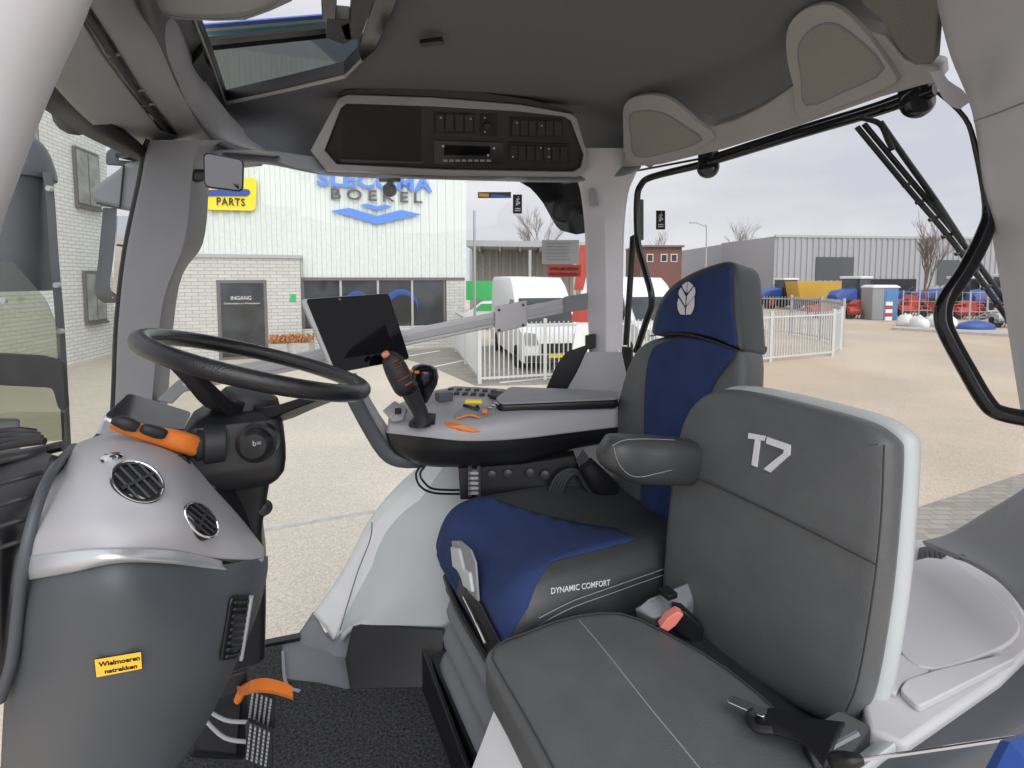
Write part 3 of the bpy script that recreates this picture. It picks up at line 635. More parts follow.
# rear right pillar
rows = [(148, 560, 596, 648), (165, 568, 600, 640), (178, 576, 602, 634), (195, 581, 604, 628), (235, 585, 605, 624), (300, 587, 606, 623), (350, 589, 606, 622), (368, 586, 606, 624), (392, 570, 604, 630), (430, 560, 604, 636)]
rings = [[P(a+1, y, 1.98), P(a, y, 1.90), P(a+3, y, 1.885), P(b, y, 1.86), P(c-2, y, 1.885), P(c, y, 1.91), P(c-1, y, 2.0)] for y, a, b, c in rows]
struct(loft('trim_rear_right_pillar', rings, 'plastic_rr', k=4))
fin(loft('coat_hook', [[P(x, y, 1.87), P(x2, y, 1.87), P(x2, y, 1.845), P(x, y, 1.845)] for y, x, x2 in ((188, 590, 593), (192, 589, 596), (200, 589, 598), (206, 590, 599))], 'plastic', k=2), 'small grey plastic hook at the top of the right rear pillar', 'hook')
# left pillars, near the camera
rings = []
for px, py in ((92, -60), (72, 0), (57, 35), (43, 66), (24, 112), (4, 168), (-14, 220), (-34, 300), (-60, 400), (-80, 520), (-95, 680), (-100, 820)):
    c = P(px-72, py, .55); rings.append([c+Vector((math.cos(a)*.080, math.sin(a)*.055, 0)) for a in [k*math.pi/6 for k in range(12)]])
struct(loft('trim_front_left_pillar', rings, 'plastic_rr', k=4))
rings = []
for px, py in ((922, -60), (936, 0), (950, 55), (972, 112), (984, 190), (1003, 300), (1024, 430), (1050, 560)):
    rings.append([P(px+10, py, 1.02), P(px, py, .97), P(px+8, py, .945), P(px+70, py, .82), P(px+200, py, .62), P(px+260, py, .64), P(px+200, py, .85)])
struct(loft('trim_rear_left_pillar', rings, 'plastic_rr', k=4))
struct(MB().tube([P(974, 121, .943), P(1000, 112, .89), P(1030, 100, .83)], .0012, 6).out('trim_pillar_joint', 'plastic_m'))
# side sill of the right door and its skirt
a, b = SD(213, 657), SD(296, 639)
struct(MB().prism([PZ(205, 660, 0), PZ(205, 655, 0), PZ(300, 636, 0), PZ(300, 641, 0)], (0, 0, .012)).out('trim_sill_right', 'black', smooth=False))
# front roof panel, headliner
fp = struct(net('ceiling_front_panel', mPZ([
 [(8, 24, 1.60), (44, 74, 1.585), (92, 124, 1.58), (142, 156, 1.58), (203, 170, 1.585), (262, 166, 1.585)],
 [(60, -30, 1.66), (95, 20, 1.64), (130, 80, 1.63), (165, 125, 1.62), (210, 150, 1.61), (262, 158, 1.605)],
 [(110, -80, 1.74), (140, 0, 1.72), (158, 35, 1.70), (185, 90, 1.68), (218, 133, 1.65), (265, 152, 1.62)],
 [(200, -120, 1.80), (175, -20, 1.78), (182, 30, 1.77), (205, 80, 1.76), (235, 120, 1.72), (268, 145, 1.67)]]), 'plastic', k=6, thick=.02))
hl = net('ceiling', mPZ([
 [(60, -330, 1.70), (150, -330, 1.76), (250, -330, 1.78), (450, -330, 1.79), (700, -330, 1.79), (950, -330, 1.80), (1150, -300, 1.80)],
 [(110, -120, 1.735), (165, -120, 1.79), (270, -120, 1.79), (450, -120, 1.80), (680, -120, 1.79), (860, -120, 1.80), (1000, -120, 1.83)],
 [(150, 5, 1.70), (183, 0, 1.78), (270, 0, 1.79), (440, 0, 1.80), (640, 0, 1.79), (800, 5, 1.79), (900, 20, 1.80)],
 [(168, 62, 1.685), (200, 62, 1.778), (270, 60, 1.785), (430, 55, 1.795), (600, 55, 1.79), (765, 60, 1.78), (825, 70, 1.75)],
 [(190, 108, 1.66), (222, 108, 1.77), (280, 102, 1.775), (400, 92, 1.80), (560, 98, 1.80), (690, 100, 1.77), (735, 135, 1.71)],
 [(214, 138, 1.63), (245, 132, 1.69), (300, 128, 1.72), (380, 115, 1.83), (560, 122, 1.83), (640, 130, 1.765), (672, 155, 1.70)],
 [(246, 153, 1.605), (275, 160, 1.60), (310, 163, 1.61), (400, 160, 1.76), (560, 166, 1.76), (622, 160, 1.65), (650, 168, 1.66)]]), 'liner', k=14, thick=.02)
zh = 1.785
hp = [PZ(a, b, zh) for a, b in ((197, 24), (212, 62), (226, 102), (290, 88), (345, 75), (362, 58), (380, 25), (400, -20), (430, -110), (300, -140), (180, -110), (180, -30))]
def cut_hole(o, poly):                                               # remove the faces inside the outline and fit the rim to it
    me = o.data; og = origin_of(o); n = len(poly)
    def inside(p):
        c = False
        for i in range(n):
            a, b = poly[i], poly[i-1]
            if (a.y > p.y) != (b.y > p.y) and p.x < (b.x-a.x)*(p.y-a.y)/(b.y-a.y)+a.x: c = not c
        return c
    def near(p):
        best = None
        for i in range(n):
            a, b = Vector(poly[i-1][:2]), Vector(poly[i][:2]); q = Vector(p[:2]); t_ = max(0, min(1, (q-a).dot(b-a)/(b-a).length_squared)); w = a.lerp(b, t_)
            if best is None or (w-q).length < (best-q).length: best = w
        return best
    bm = bmesh.new(); bm.from_mesh(me)
    kill = [f for f in bm.faces if inside(f.calc_center_median()+og) and (f.calc_center_median()+og).z > 1.735]
    e0 = {v for f in kill for v in f.verts}; bmesh.ops.delete(bm, geom=kill, context='FACES')
    for v in e0:
        if v.is_valid and v.link_faces:
            w = near(v.co+og); v.co.x = w.x-og.x; v.co.y = w.y-og.y
    bm.to_mesh(me); bm.free()
cut_hole(hl, hp); cut_hole(bpy.data.objects['ceiling_front_panel'], hp)
# roof hatch
t = thing('roof_hatch', sum(hp, Vector())/len(hp), 'open glass roof hatch with black gasket frame above the steering wheel', 'roof hatch')
c_ = sum(hp, Vector())/len(hp); hz = lambda p, z, s=1: Vector((c_.x+(p.x-c_.x)*s, c_.y+(p.y-c_.y)*s, z))
MB().ring([hz(p, 1.775, 1.012) for p in hp], [hz(p, 1.775, .995) for p in hp], (0, 0, .012)).out('hatch_rim', 'liner2', t, smooth=False)
MB().ring([hz(p, 1.787, 1.02) for p in hp], [hz(p, 1.787, .985) for p in hp], (0, 0, .035)).out('gasket', 'black', t, smooth=False)
gl = [PZ(198, 47, 1.90), PZ(230, 112, 1.90), PZ(352, 88, 1.90), PZ(400, 60, 1.90), PZ(345, 32, 1.90)]
MB().prism(gl, (0, 0, .006)).out('hatch_glass', 'smoke', t, smooth=False)
MB().prism([PZ(196, 42, 1.90), PZ(199, 52, 1.90), PZ(330, 38, 1.90), PZ(330, 28, 1.90)], (0, 0, .012)).out('glass_frame', 'black', t, smooth=False)
# reflection at the hatch, built as solid coloured stripes
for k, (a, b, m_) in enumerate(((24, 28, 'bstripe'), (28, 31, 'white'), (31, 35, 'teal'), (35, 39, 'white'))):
    MB().prism([PZ(190, a+2, 1.96), PZ(190, b+2, 1.96), PZ(335, b-10, 1.96), PZ(335, a-10, 1.96)], (0, 0, .004)).out('reflection_stripe', m_, t, smooth=False)
# hatch catch at left, stay mechanism at right
MB().prism(rounded([PZ(189, 68, 1.745), PZ(203, 52, 1.76), PZ(206, 66, 1.76), (PZ(213, 74, 1.76)), PZ(215, 80, 1.755), PZ(197, 83, 1.745)], .006), (0, 0, .03)).out('catch', 'rubber', t, bevel=.003)
for (q, m_) in (([(320, -20), (338, -20), (336, 20), (322, 19)], 'gloss'), ([(327, 18), (350, 20), (352, 40), (344, 45), (326, 38)], 'rubber'), ([(352, -10), (378, -10), (360, 40), (345, 40), (340, 26), (350, 22)], 'black'), ([(378, -12), (402, -12), (376, 50), (362, 62), (358, 50)], 'gloss')):
    MB().prism([PZ(a, b, 1.77) for a, b in q], (0, 0, .03)).out('stay_bracket', m_, t, bevel=.002)
# grey visor housing near the top left of the picture
vz = 1.70
struct(loft('trim_visor_housing', [[PZ(a, b, z_) for a, b in ((105+i, -60), (128+i, 2-j), (150, 12-j), (176, 18-j), (215, 20-j), (245, 19-j), (270, 10-j), (288-i, 0-j), (310-i, -60))] for z_, i, j in ((1.76, -4, -1), (1.735, 0, 0), (1.725, 6, 5))], 'plastic', k=2))
struct(MB().tube([PZ(128, 1, 1.722), PZ(150, 11, 1.722), PZ(176, 17, 1.722), PZ(215, 19, 1.722), PZ(245, 17, 1.722), PZ(272, 7, 1.722), PZ(290, -6, 1.722)], .002, 6).out('trim_visor_edge', 'plastic_m'))
fin(MB().prism(rounded([PZ(419, 39, 1.785), PZ(442, 36, 1.785), PZ(444, 40, 1.785), PZ(422, 43, 1.785)], .004), (0, 0, -.012)).out('map_light', 'black', bevel=.002), 'tiny black clip on the grey fabric ceiling', 'clip')
# slot with the roller blind in the front roof panel
t = thing('blind_slot', PZ(125, 70, 1.64), 'long black slot with a rolled blind in the front roof panel', 'sun blind')
sl = [(72, 3), (84, 0), (112, 42), (140, 88), (177, 134), (160, 129), (128, 88), (100, 50)]
zs = lambda x, y: 1.60+.0011*(x-y*.75)
def psl(x, y, dz=0): p, n = hit(fp, x, y); return p+n*dz
sl2 = [Vector(p) for p in sl]; m1 = []
def dens(l, k=6): return [l[i].lerp(l[(i+1) % len(l)], j/k) for i in range(len(l)) for j in range(k)]
cs_ = [psl(p.x, p.y, .003) for p in dens(sl2)]; ax_ = [((72, 3), (84, 0)), ((86, 27), (98, 21)), ((100, 50), (112, 42)), ((114, 69), (126, 65)), ((128, 88), (140, 88)), ((144, 109), (158, 111)), ((160, 129), (177, 134))]
v_ = []; f_ = []
for i, (p, q) in enumerate(ax_): v_ += [psl(*p, .003), psl(*q, .003)]
f_ = [[2*i, 2*i+1, 2*i+3, 2*i+2] for i in range(len(ax_)-1)]
o_ = mesh('slot_back', v_, f_, 'gloss', t); mm_ = o_.modifiers.new('t', 'SOLIDIFY'); mm_.thickness = .002; mm_.offset = 0
MB().tube([psl(p.x, p.y, .002) for p in dens(sl2, 3)], .0025, 6, closed=True, sm=1).out('slot_rim', 'black', t)
MB().tube([psl(*q, .004) for q in ((80, 6), (94, 24), (107, 46), (120, 67), (134, 88), (150, 109), (166, 129))], .006, 10).out('blind_roll', 'rubber', t)
for a, b in ((112, 50), (138, 86), (148, 100)): MB().tube([psl(a-6, b+3, .006), psl(a+5, b+1, .006)], .0035, 8, sm=1).out('blind_clip', 'plastic_m', t)
# dark frame over the windshield
fin_ = struct(net('trim_windshield_top', mP([[(20, 40, 1.0), (50, 62, 1.0), (98, 113, 1.25), (148, 150, 1.42)], [(15, 60, 1.02), (47, 88, 1.05), (90, 128, 1.28), (146, 158, 1.43)], [(10, 90, 1.05), (42, 108, 1.1), (85, 136, 1.32), (143, 163, 1.46)]]), 'black', k=5, thick=.02))
t = thing('roof_work_lights', P(90, 125, 1.7), 'pair of dark domed work lights under the front roof edge', 'work lights')
for (cx, cy, w_, h_) in ((78, 116, 27, 22), (106, 132, 20, 14)):
    rings = [[P(cx+w_*s*math.cos(a), cy+h_*(s*max(-.3, math.sin(a)))-hh, 1.60+d) for a in [k*math.pi/8 for k in range(16)]] for s, d, hh in ((.4, 0, -3), (.85, .02, 0), (1, .06, 3), (1, .12, 6))]
    loft('lamp_body', rings, 'rubber', t, k=2)
MB().tube([P(45, 90, 1.6), P(70, 103, 1.62), (P(110, 125, 1.64)), P(140, 140, 1.66)], .02, 8).out('lamp_rail', 'black', t)
# lens shaped light grey trim and console brow
struct(loft('trim_roof_corner', [[PZ(a, b, z_) for a, b in ((200, 160), (225, 152), (258, 150), (280, 155), (262, 160), (232, 163))] for z_ in (1.60, 1.592)], 'plastic_l', k=1, bevel=.002))
struct(net('trim_roof_edge_right', mP([[(200, 150, 1.60), (265, 150, 1.66), (330, 158, 1.74), (450, 166, 1.80), (590, 170, 1.90), (640, 160, 1.84)],
 [(205, 160, 1.58), (268, 161, 1.64), (330, 174, 1.73), (450, 178, 1.80), (590, 180, 1.88), (640, 168, 1.83)], [(205, 166, 1.60), (262, 164, 1.66), (335, 176, 1.75), (450, 180, 1.83), (590, 182, 1.92), (640, 170, 1.87)]]), 'plastic_m', k=6, thick=.015))
# rear header beam with speakers
hA, hB, hC = C(-.075, .47, 1.6), C(-.11, -.40, 1.59), C(.05, .05, 1.78)
hn = (hB-hA).cross(hC-hA).normalized(); hn = hn if hn.dot(EYE-hA) > 0 else -hn
def HD(px, py, o=0): return PL(px, py, hA+hn*o, hn)
beam = [(622, 168), (632, 118), (640, 108), (700, 122), (712, 127), (735, 120), (765, 105), (796, 84), (792, 55), (790, 40), (830, 20), (885, 36), (905, 60), (938, 67), (940, 82), (922, 86), (880, 98), (800, 126), (722, 150), (660, 165)]
struct(MB().prism([HD(a, b) for a, b in beam], -hn*.05).out('trim_rear_header', 'beam', bevel=.006))
def pod(name, out_, gr, label, depth):
    t = thing(name, HD(*gr[0]), label, 'speaker', None)
    o_ = cat4([Vector((a, b)) for a, b in out_], 3, True); o_ = [HD(p[0], p[1]) for p in o_]; c = sum(o_, Vector())/len(o_)
    loft('speaker_housing', [[p for p in o_], [p+hn*depth*.7 for p in o_], [c+(p-c)*.985+hn*depth*.95 for p in o_], [c+(p-c)*.95+hn*depth for p in o_]], 'beam', t, k=1)
    g_ = cat4([Vector((a, b)) for a, b in gr], 3, True); g_ = [HD(p[0], p[1], depth) for p in g_]; c = sum(g_, Vector())/len(g_)
    MB().ring([c+(p-c)*1.05-hn*.002 for p in g_], [c+(p-c)*.99-hn*.002 for p in g_], hn*.0035).out('grille_rim', 'plastic_m', t)
    MB().prism([c+(p-c)*.99 for p in g_], hn*.002).out('speaker_grille', 'grille', t, smooth=False)
pod('roof_speaker', [(628, 158), (625, 128), (626, 104), (640, 94), (665, 94), (682, 104), (700, 120), (716, 136), (690, 152), (655, 164)], [(637, 156), (632, 135), (631, 116), (644, 111), (664, 114), (684, 126), (700, 140), (670, 151)], 'small rounded triangular grey speaker above the right rear pillar', .012)
pod('roof_speaker', [(803, 116), (796, 85), (789, 52), (791, 24), (808, 6), (835, 2), (862, 22), (895, 66), (896, 82), (850, 101)], [(807, 104), (802, 75), (799, 50), (808, 33), (827, 24), (848, 32), (882, 68), (845, 90)], 'large rounded triangular grey speaker nearest the camera at the ceiling edge', .014)
# fabric corner and arch right of the large speaker
struct(MB().prism([HD(a, b, .004) for a, b in ((850, -60), (960, -60), (937, 20), (934, 62), (915, 66), (900, 52), (880, 20), (862, 5))], -hn*.03).out('ceiling_rear_corner', 'liner2', bevel=.004))
hk = thing('garment_hook', P(945, 90, .93), 'grey curved hook beside the top of the near rear pillar', 'hook')
loft('hook_body', [[P(a, b, .93), P(c, d, .93), P(c, d, .90), P(a, b, .90)] for a, b, c, d in ((930, 72, 942, 70), (936, 85, 948, 80), (942, 97, 960, 88), (950, 106, 966, 94), (960, 109, 970, 102))], 'plastic_l', hk, k=2)
# overhead console
oA, oB, oC = P(330, 171, 1.72), P(585, 176, 1.86), P(345, 96, 1.62)
on = (oB-oA).cross(oC-oA).normalized(); on = on if on.dot(EYE-oA) > 0 else -on
def OC(px, py, o=0): return PL(px, py, oA+on*o, on)
t = thing('overhead_console', OC(450, 172), 'black overhead console with radio and switches in a grey surround', 'overhead console')
ou = (oB-oA).normalized(); ov = on.cross(ou); ov = ov if ov.z > 0 else -ov
outer = [(311, 150), (339, 98), (348, 94), (434, 97), (520, 104), (570, 113), (576, 117), (587, 154), (586, 168), (577, 176), (450, 175), (328, 171)]
inner = [(325, 150), (341, 108), (347, 103), (434, 106), (520, 111), (563, 116), (570, 120), (583, 154), (580, 167), (572, 171), (450, 169), (337, 164)]
MB().ring([OC(*p) for p in outer], [OC(*p) for p in inner], on*.012).out('console_frame', 'plastic', t, bevel=.003)
MB().prism([OC(*p, -.012) for p in outer], -on*.07).out('console_back', 'plastic_m', t, smooth=False)
MB().prism([OC(a, b, -.006) for a, b in inner], -on*.005).out('console_panel', 'black', t, smooth=False)
def op(name, x0, y0, x1, y1, m_, o=-.004, th=.004, rr=.004, par=None, **k): return MB().prism(rounded([OC(x0, y0, o), OC(x1, y0+(x1-x0)*.03, o), OC(x1, y1+(x1-x0)*.015, o), OC(x0, y1, o)], rr), on*th).out(name, m_, par or t, **k)
op('storage_bin', 343, 104, 421, 160, 'dark', -.006, .001)
op('storage_lip', 341, 159, 423, 162, 'letter', -.005, .004)
s1 = op('switch_bank', 434, 112, 475, 133, 'dark')
for k in range(4): op('switch', 436+k*9.6, 114, 444+k*9.6, 131, 'black', 0, .004, .002, s1, bevel=.001)
s2 = op('knob_panel', 480, 114, 497, 136, 'dark')
MB().lathe(OC(487, 126), on, [(.012, 0), (.011, .012), (.0, .012)], 16).out('knob', 'black', s2)
s3 = op('switch_bank', 510, 117, 563, 137, 'dark')
for k in range(6): op('switch', 512+k*8.4, 119.5+k*.3, 519.5+k*8.4, 135, 'black', 0, .004, .002, s3, bevel=.001)
rd = op('radio', 434, 140, 503, 163, 'gloss', -.004, .008, .003)
op('radio_display', 444, 145, 490, 155, 'screen', .004, .001, .001, rd)
for k in range(8): op('radio_button', 443+k*6.2, 159.4, 447.5+k*6.2, 161.4, 'plastic', .004, .002, .0005, rd, smooth=False)
for a, b in ((443, 146), (494, 148), (488, 155)): MB().lathe(OC(a, b, .004), on, [(.004, 0), (.004, .004), (0, .004)], 12).out('radio_knob', 'alu', rd)
s4 = op('switch_bank', 508, 142, 570, 162, 'dark')
for k in range(7): op('switch', 510+k*8.4, 145+k*.2, 517+k*8.4, 160.5, 'black', 0, .004, .002, s4, bevel=.001)
for a, b in ((440, 117), (470, 118), (516, 122), (541, 125), (512, 156), (540, 147), (548, 148), (548, 156), (484, 117), (484, 131)): op('switch_symbol', a, b, a+1.6, b+1.6, 'plastic_l', .004, .0006, 0, smooth=False)
# shadow over the console, built as a solid black brow
struct(loft('trim_console_shadow', [[OC(a, b, d) for a, b in ((338, 97), (345, 90), (372, 87), (460, 89), (530, 99), (576, 113), (570, 113), (520, 104), (434, 97), (348, 94))] for d in (-.02, .004)], 'black', k=1, bevel=.002))
# small camera hanging below the console
t = thing('hanging_camera', P(390, 181, 1.7), 'small black round camera hanging at the top of the right door glass', 'camera')
MB().box(P(390, 180, 1.7), .07, .02, .012).out('bracket', 'black', t, bevel=.002)
MB().tube([P(390, 180, 1.7), P(390, 186, 1.7)], .012, 10, sm=1).out('stem', 'black', t)
MB().lathe(P(390, 190, 1.71), (0, -1, 0), [(.012, -.02), (.022, -.01), (.024, .005), (.015, .014), (0, .016)], 18).out('lens_ball', 'gloss', t)
# window stickers
def sticker(name, x0, y0, x1, y1, f_, m_, label, cat='sticker', yr=None):
    o = quad(name, [f_(x0, y0), f_(x1, y0), f_(x1, y1), f_(x0, y1)], .001, m_, smooth=False)
    return fin(o, label, cat)
G = lambda a, b: SD(a, b, .012)
G2 = lambda a, b: SD(a, b, .0145)
st = sticker('window_sticker', 478, 192, 511, 198, G, 'letter', 'thin dark strip sticker with orange mark at the top of the right door glass')
quad('orange_mark', [G2(479, 193), G2(489, 193.5), G2(489, 197), G2(479, 196.5)], .0005, 'yellow', st, smooth=False); quad('blue_mark', [G2(491, 194), G2(510, 196), G2(510, 198), G2(491, 197)], .0005, 'sign_b', st, smooth=False)
def exit_sticker(x, y, g0, g1, label):
    st = sticker('exit_sticker', x, y, x+9, y+19, g0, 'ink', label)
    w_ = MB(); 
    q = lambda a, b: g1(x+a, y+b)
    pts = [((4.9, 2), (5.9, 3)), ((3.2, 4), (6.6, 5)), ((4.4, 4), (5.4, 8)), ((2.4, 6.2), (4.6, 7)), ((5.2, 7.4), (7, 9.6)), ((3, 8), (4.8, 11)), ((2, 13.5), (7.4, 14.6)), ((2, 15.6), (7.4, 16.6))]
    for a, b in pts: w_.prism([q(a[0], a[1]), q(b[0], a[1]), q(b[0], b[1]), q(a[0], b[1])], -ray(x, y)*.0004)
    w_.out('running_figure', 'white', st, smooth=False)
exit_sticker(513, 194.5, G, G2, 'small black emergency exit sticker on the right door glass')
st = sticker('info_sticker', 542, 240, 579, 264, G, 'steel', 'grey printed information sticker on the right door glass')
w_ = MB()
for k in range(6):
    w_.prism([G2(546, 243+k*3.2), G2(546+26*random.uniform(.6, 1), 243+k*3.2), G2(546+22, 244+k*3.2), G2(546, 244+k*3.2)], (0, -.0004, 0))
w_.out('print_lines', 'plastic', st, smooth=False)
st = sticker('wheel_nut_sticker', 548, 265, 581, 277, G, 'red', 'orange red wheel nut warning sticker under the grey sticker')
for s_, y in (('WIELMOEREN', 270.3), ('NATREKKEN', 275.6)):
    a = G2(550, y); text('lettering', s_, a, (G2(578, y)-a), Z, .011, 'ink', st, width=(G2(578, y)-a).length, th=.0004, bold=.01)
# glass panes
struct(MB().prism([SD(196, 166), SD(300, 168), SD(590, 178), SD(592, 395), SD(440, 470), SD(290, 645), SD(150, 660), SD(150, 400), SD(175, 300)], -sn*.005).out('window_1', 'glass', smooth=False))
rA = C(-.17, .55, 0); rn = F.copy()
def RG(px, py, o=0): return PL(px, py, rA+rn*o, rn)
exit_sticker(656, 210.5, lambda a, b: RG(a, b, .012), lambda a, b: RG(a, b, .0145), 'small black emergency exit sticker on the rear window')
struct(MB().prism([RG(628, 172), RG(720, 148), RG(936, 78), RG(980, 140), RG(1000, 300), RG(1024, 425), RG(1000, 540), RG(700, 470), RG(630, 400)], -rn*.005).out('window_2', 'glass', smooth=False))
wp = [P(150, 150, 1.44), P(115, 400, 1.44), P(112, 460, 1.40), P(-30, 440, .80), P(-60, 300, .66), P(55, 62, .62)]
struct(MB().prism([P(148, 150, 1.50), P(113, 460, 1.50), P(-140, 470, .80), P(-140, 150, .80), P(20, 40, .95)], (-.004, -.003, 0)).out('window_3', 'glass', smooth=False))
# lower fairing by the rear right pillar
struct(loft('trim_pillar_foot', [[P(a, b, 1.92), P(c, b, 1.92), P(c, b, 1.84), P(a, b, 1.84)] for a, b, c in ((586, 352, 622), (577, 372, 626), (566, 392, 632), (556, 420, 640), (545, 470, 650))], 'plastic_l', k=3))
fin(loft('side_speaker', [[P(a, b, Y) for a, b in ((544, 393), (556, 366), (566, 352), (589, 344), (586, 356), (569, 393))] for Y in (1.90, 1.86)], 'black', k=1, bevel=.006), 'black tapering side panel at the foot of the right rear pillar', 'panel')
# dark rounded work light cover outside at the top right of the door glass
t = thing('fender_lamp', P(560, 205, 2.15), 'black rounded outside lamp housing at the top corner of the right door glass', 'lamp')
loft('lamp_housing', [[P(a, b, Y) for a, b in cat4([Vector(q) for q in ((518, 178), (530, 188), (543, 203), (556, 226), (566, 232), (586, 233), (592, 205), (588, 190), (575, 178))], 2, True)] for Y in (2.3, 2.16, 2.14)], 'gloss', t, k=1)
MB().tube([P(588, 200, 2.16), P(592, 200, 1.98)], .02, 8, sm=1).out('lamp_bracket', 'black', t)
MB().lathe(P(564, 210, 2.135), (0, -1, 0), [(.05, 0), (.05, .008), (.03, .012), (0, .012)], 20).out('lamp_lens', 'black', t)
# ================================================================= REAR WINDOW FRAME, HINGES, WIPERS
t = thing('rear_window_frame', RG(640, 300), 'black tubular frame of the rear window with bent grab handle', 'window frame')
MB().tube([RG(636, 352, .02), RG(646, 322, .02), RG(652, 300, .02), RG(645, 270, .02), RG(638, 243, .02), RG(637, 200, .02), RG(641, 185, .02), RG(652, 177, .02), RG(700, 165, .02), RG(720, 159, .02), RG(800, 134, .02), RG(880, 110, .02), RG(935, 90, .02)], .0125, 12).out('frame_tube', 'gloss', t)
MB().tube([RG(715, 157, .0), RG(800, 130, .0), RG(880, 106, .0), RG(932, 84, .0)], .0125, 8).out('top_seal', 'black', t)
MB().tube([RG(630, 172, -.01), RG(715, 156, -.01)], .004, 8, sm=1).out('top_seal', 'black', t)
MB().tube([P(938, 92, .99), P(965, 118, .98), P(976, 150, .98), P(988, 205, .97), P(985, 232, .965), P(966, 270, .96), P(946, 300, .955), P(943, 318, .95), P(948, 335, .94), P(968, 372, .92), P(986, 402, .90), P(1000, 413, .89), P(1035, 420, .87)], [.004, .004, .005, .009, .0135, .0145, .0145, .0145, .0145, .0145, .0145, .0145, .0145], 14).out('grab_handle', 'gloss', t)
for (px, py, r_) in ((708, 168, .034), (916, 104, .032)):
    h = MB().lathe(RG(px, py, .01), Vector((-.3, -1, .1)), [(r_, 0), (r_, .012), (r_*.85, .022), (r_*.4, .026), (0, .026)], 24).out('hinge_knob', 'gloss', t)
    MB().box(RG(px, py-12, .01), .06, .03, .03, R, F).out('hinge_bracket', 'black', h, bevel=.004)
t = thing('rear_wiper', P(900, 130, 1.15), 'black rear wiper hanging diagonally across the rear window', 'wiper')
wy = 1.16
MB().tube([P(880, 122, wy), P(905, 158, wy), P(935, 200, wy), P(963, 243, wy)], .0065, 8).out('wiper_arm', 'black', t)
for dx, dy in ((0, 0), (7, -3)): MB().tube([P(857+dx, 127+dy, wy+.01), P(905+dx, 185+dy, wy+.01), P(955+dx, 245+dy, wy+.01), P(1010+dx, 322+dy, wy+.01)], .006, 8).out('blade_rail', 'black', t)
for k in range(9):
    s_ = k/8; x = 905+(1010-905)*s_; y = 185+(322-185)*s_
    MB().tube([P(x-2, y+1, wy+.01), P(x+9, y-3, wy+.01)], .0045, 6, sm=1).out('blade_clip', 'black', t)
MB().tube([P(862, 118, wy), P(880, 124, wy), P(888, 140, wy), P(893, 150, wy)], .006, 8).out('link', 'black', t)
t = thing('window_stay', P(630, 345, 1.98), 'thin black folding stay between pillar and rear window frame', 'window stay')
MB().tube([P(626, 345, 1.98), P(629, 300, 1.98), P(633, 237, 1.98), P(639, 235, 1.98)], .012, 10, sm=1).out('stay_rod', 'black', t)
MB().tube([P(640, 200, 2.0), P(640, 240, 1.99)], .014, 10, sm=1).out('upper_rod', 'black', t)
MB().box(P(626, 362, 1.95), .04, .04, .12).out('lower_bracket', 'black', t, bevel=.006)
MB().lathe(P(617, 352, 1.90), (0, -1, 0), [(.012, 0), (.012, .02), (.005, .03), (0, .03)], 14).out('latch_pin', 'chrome', t)
# ================================================================= OUTSIDE THE WINDSHIELD: MIRROR, EXHAUST
t = thing('exterior_mirror', P(125, 200, 2.1), 'large grey exterior mirror with two glasses outside the front right pillar', 'exterior mirror')
loft('mirror_arm_cover', [[P(*q, Y) for q in ((90, 190), (92, 200), (102, 206), (140, 213), (150, 160), (125, 163), (118, 170))] for Y in (2.20, 2.05)], 'plastic_m', t, k=1, bevel=.02)
MB().tube([P(97, 203, 2.04), P(120, 208, 2.04), P(124, 165, 2.04)], .004, 6, sm=1).out('cover_seam', 'black', t)
hs = loft('upper_housing', [[P(*q, Y) for q in ((106, 165), (106, 152), (114, 146), (150, 150), (150, 168))] for Y in (2.3, 2.22)], 'dash_low', t, k=1, bevel=.01)
quad('upper_glass', [P(119, 150, 2.19), P(150, 152, 2.19), P(150, 163, 2.19), P(119, 160, 2.19)], .004, 'mirror', hs, smooth=False)
hs = loft('mirror_housing', [[P(x, y, Y) for x, y, Y in ((x0, yy, 2.10), (x1, yy, 2.06), (x1, yy, 2.12), (x0+3, yy, 2.2))] for yy, x0, x1 in ((208, 103, 117), (230, 101, 116), (262, 98, 113), (285, 95, 110), (296, 96, 116), (303, 104, 135))], 'dash_low', t, k=3)
quad('main_glass', [P(117, 216, 2.07), P(145, 216, 2.12), P(140, 302, 2.12), P(112, 298, 2.07)], .005, 'mirror', hs, smooth=False)
MB().tube([P(117, 245, 2.05), P(135, 248, 2.05)], .004, 6, sm=1).out('glass_divider', 'black', hs)
MB().tube([P(120, 155, 2.22), P(140, 150, 1.9), P(150, 146, 1.56)], .018, 8).out('mirror_arm', 'black', t)
t = thing('exhaust_stack', P(25, 400, 2.4), 'dark grey exhaust stack with rounded top outside the windshield', 'exhaust stack')
rings = []
for py, r_, dx in ((128, 6, 12), (134, 16, 12), (146, 25, 13), (165, 31, 13), (178, 33, 13), (181, 30, 13), (240, 31, 14), (286, 31, 15), (290, 29, 15)):
    c = P(dx, py, 2.4); k_ = r_*2.4/FPX; rings.append([c+Vector((math.cos(a)*k_, math.sin(a)*k_, 0)) for a in [j*math.pi/10 for j in range(20)]])
loft('stack_shroud', rings, 'dash_low', t, k=2)
loft('side_guard', [[P(a, b, 2.25), P(a+9, b, 2.25), P(a+9, b, 2.4), P(a, b, 2.4)] for a, b in ((42, 172), (46, 200), (50, 260), (56, 330), (62, 440), (66, 520))], 'dash_low', t, k=3)
for b in (189, 285, 331): 
    x_ = 52+ (b-189)*.075; MB().lathe(P(x_, b, 2.24), (0, -1, 0), [(.012, 0), (.012, .02), (0, .02)], 10).out('bolt', 'steel', t)
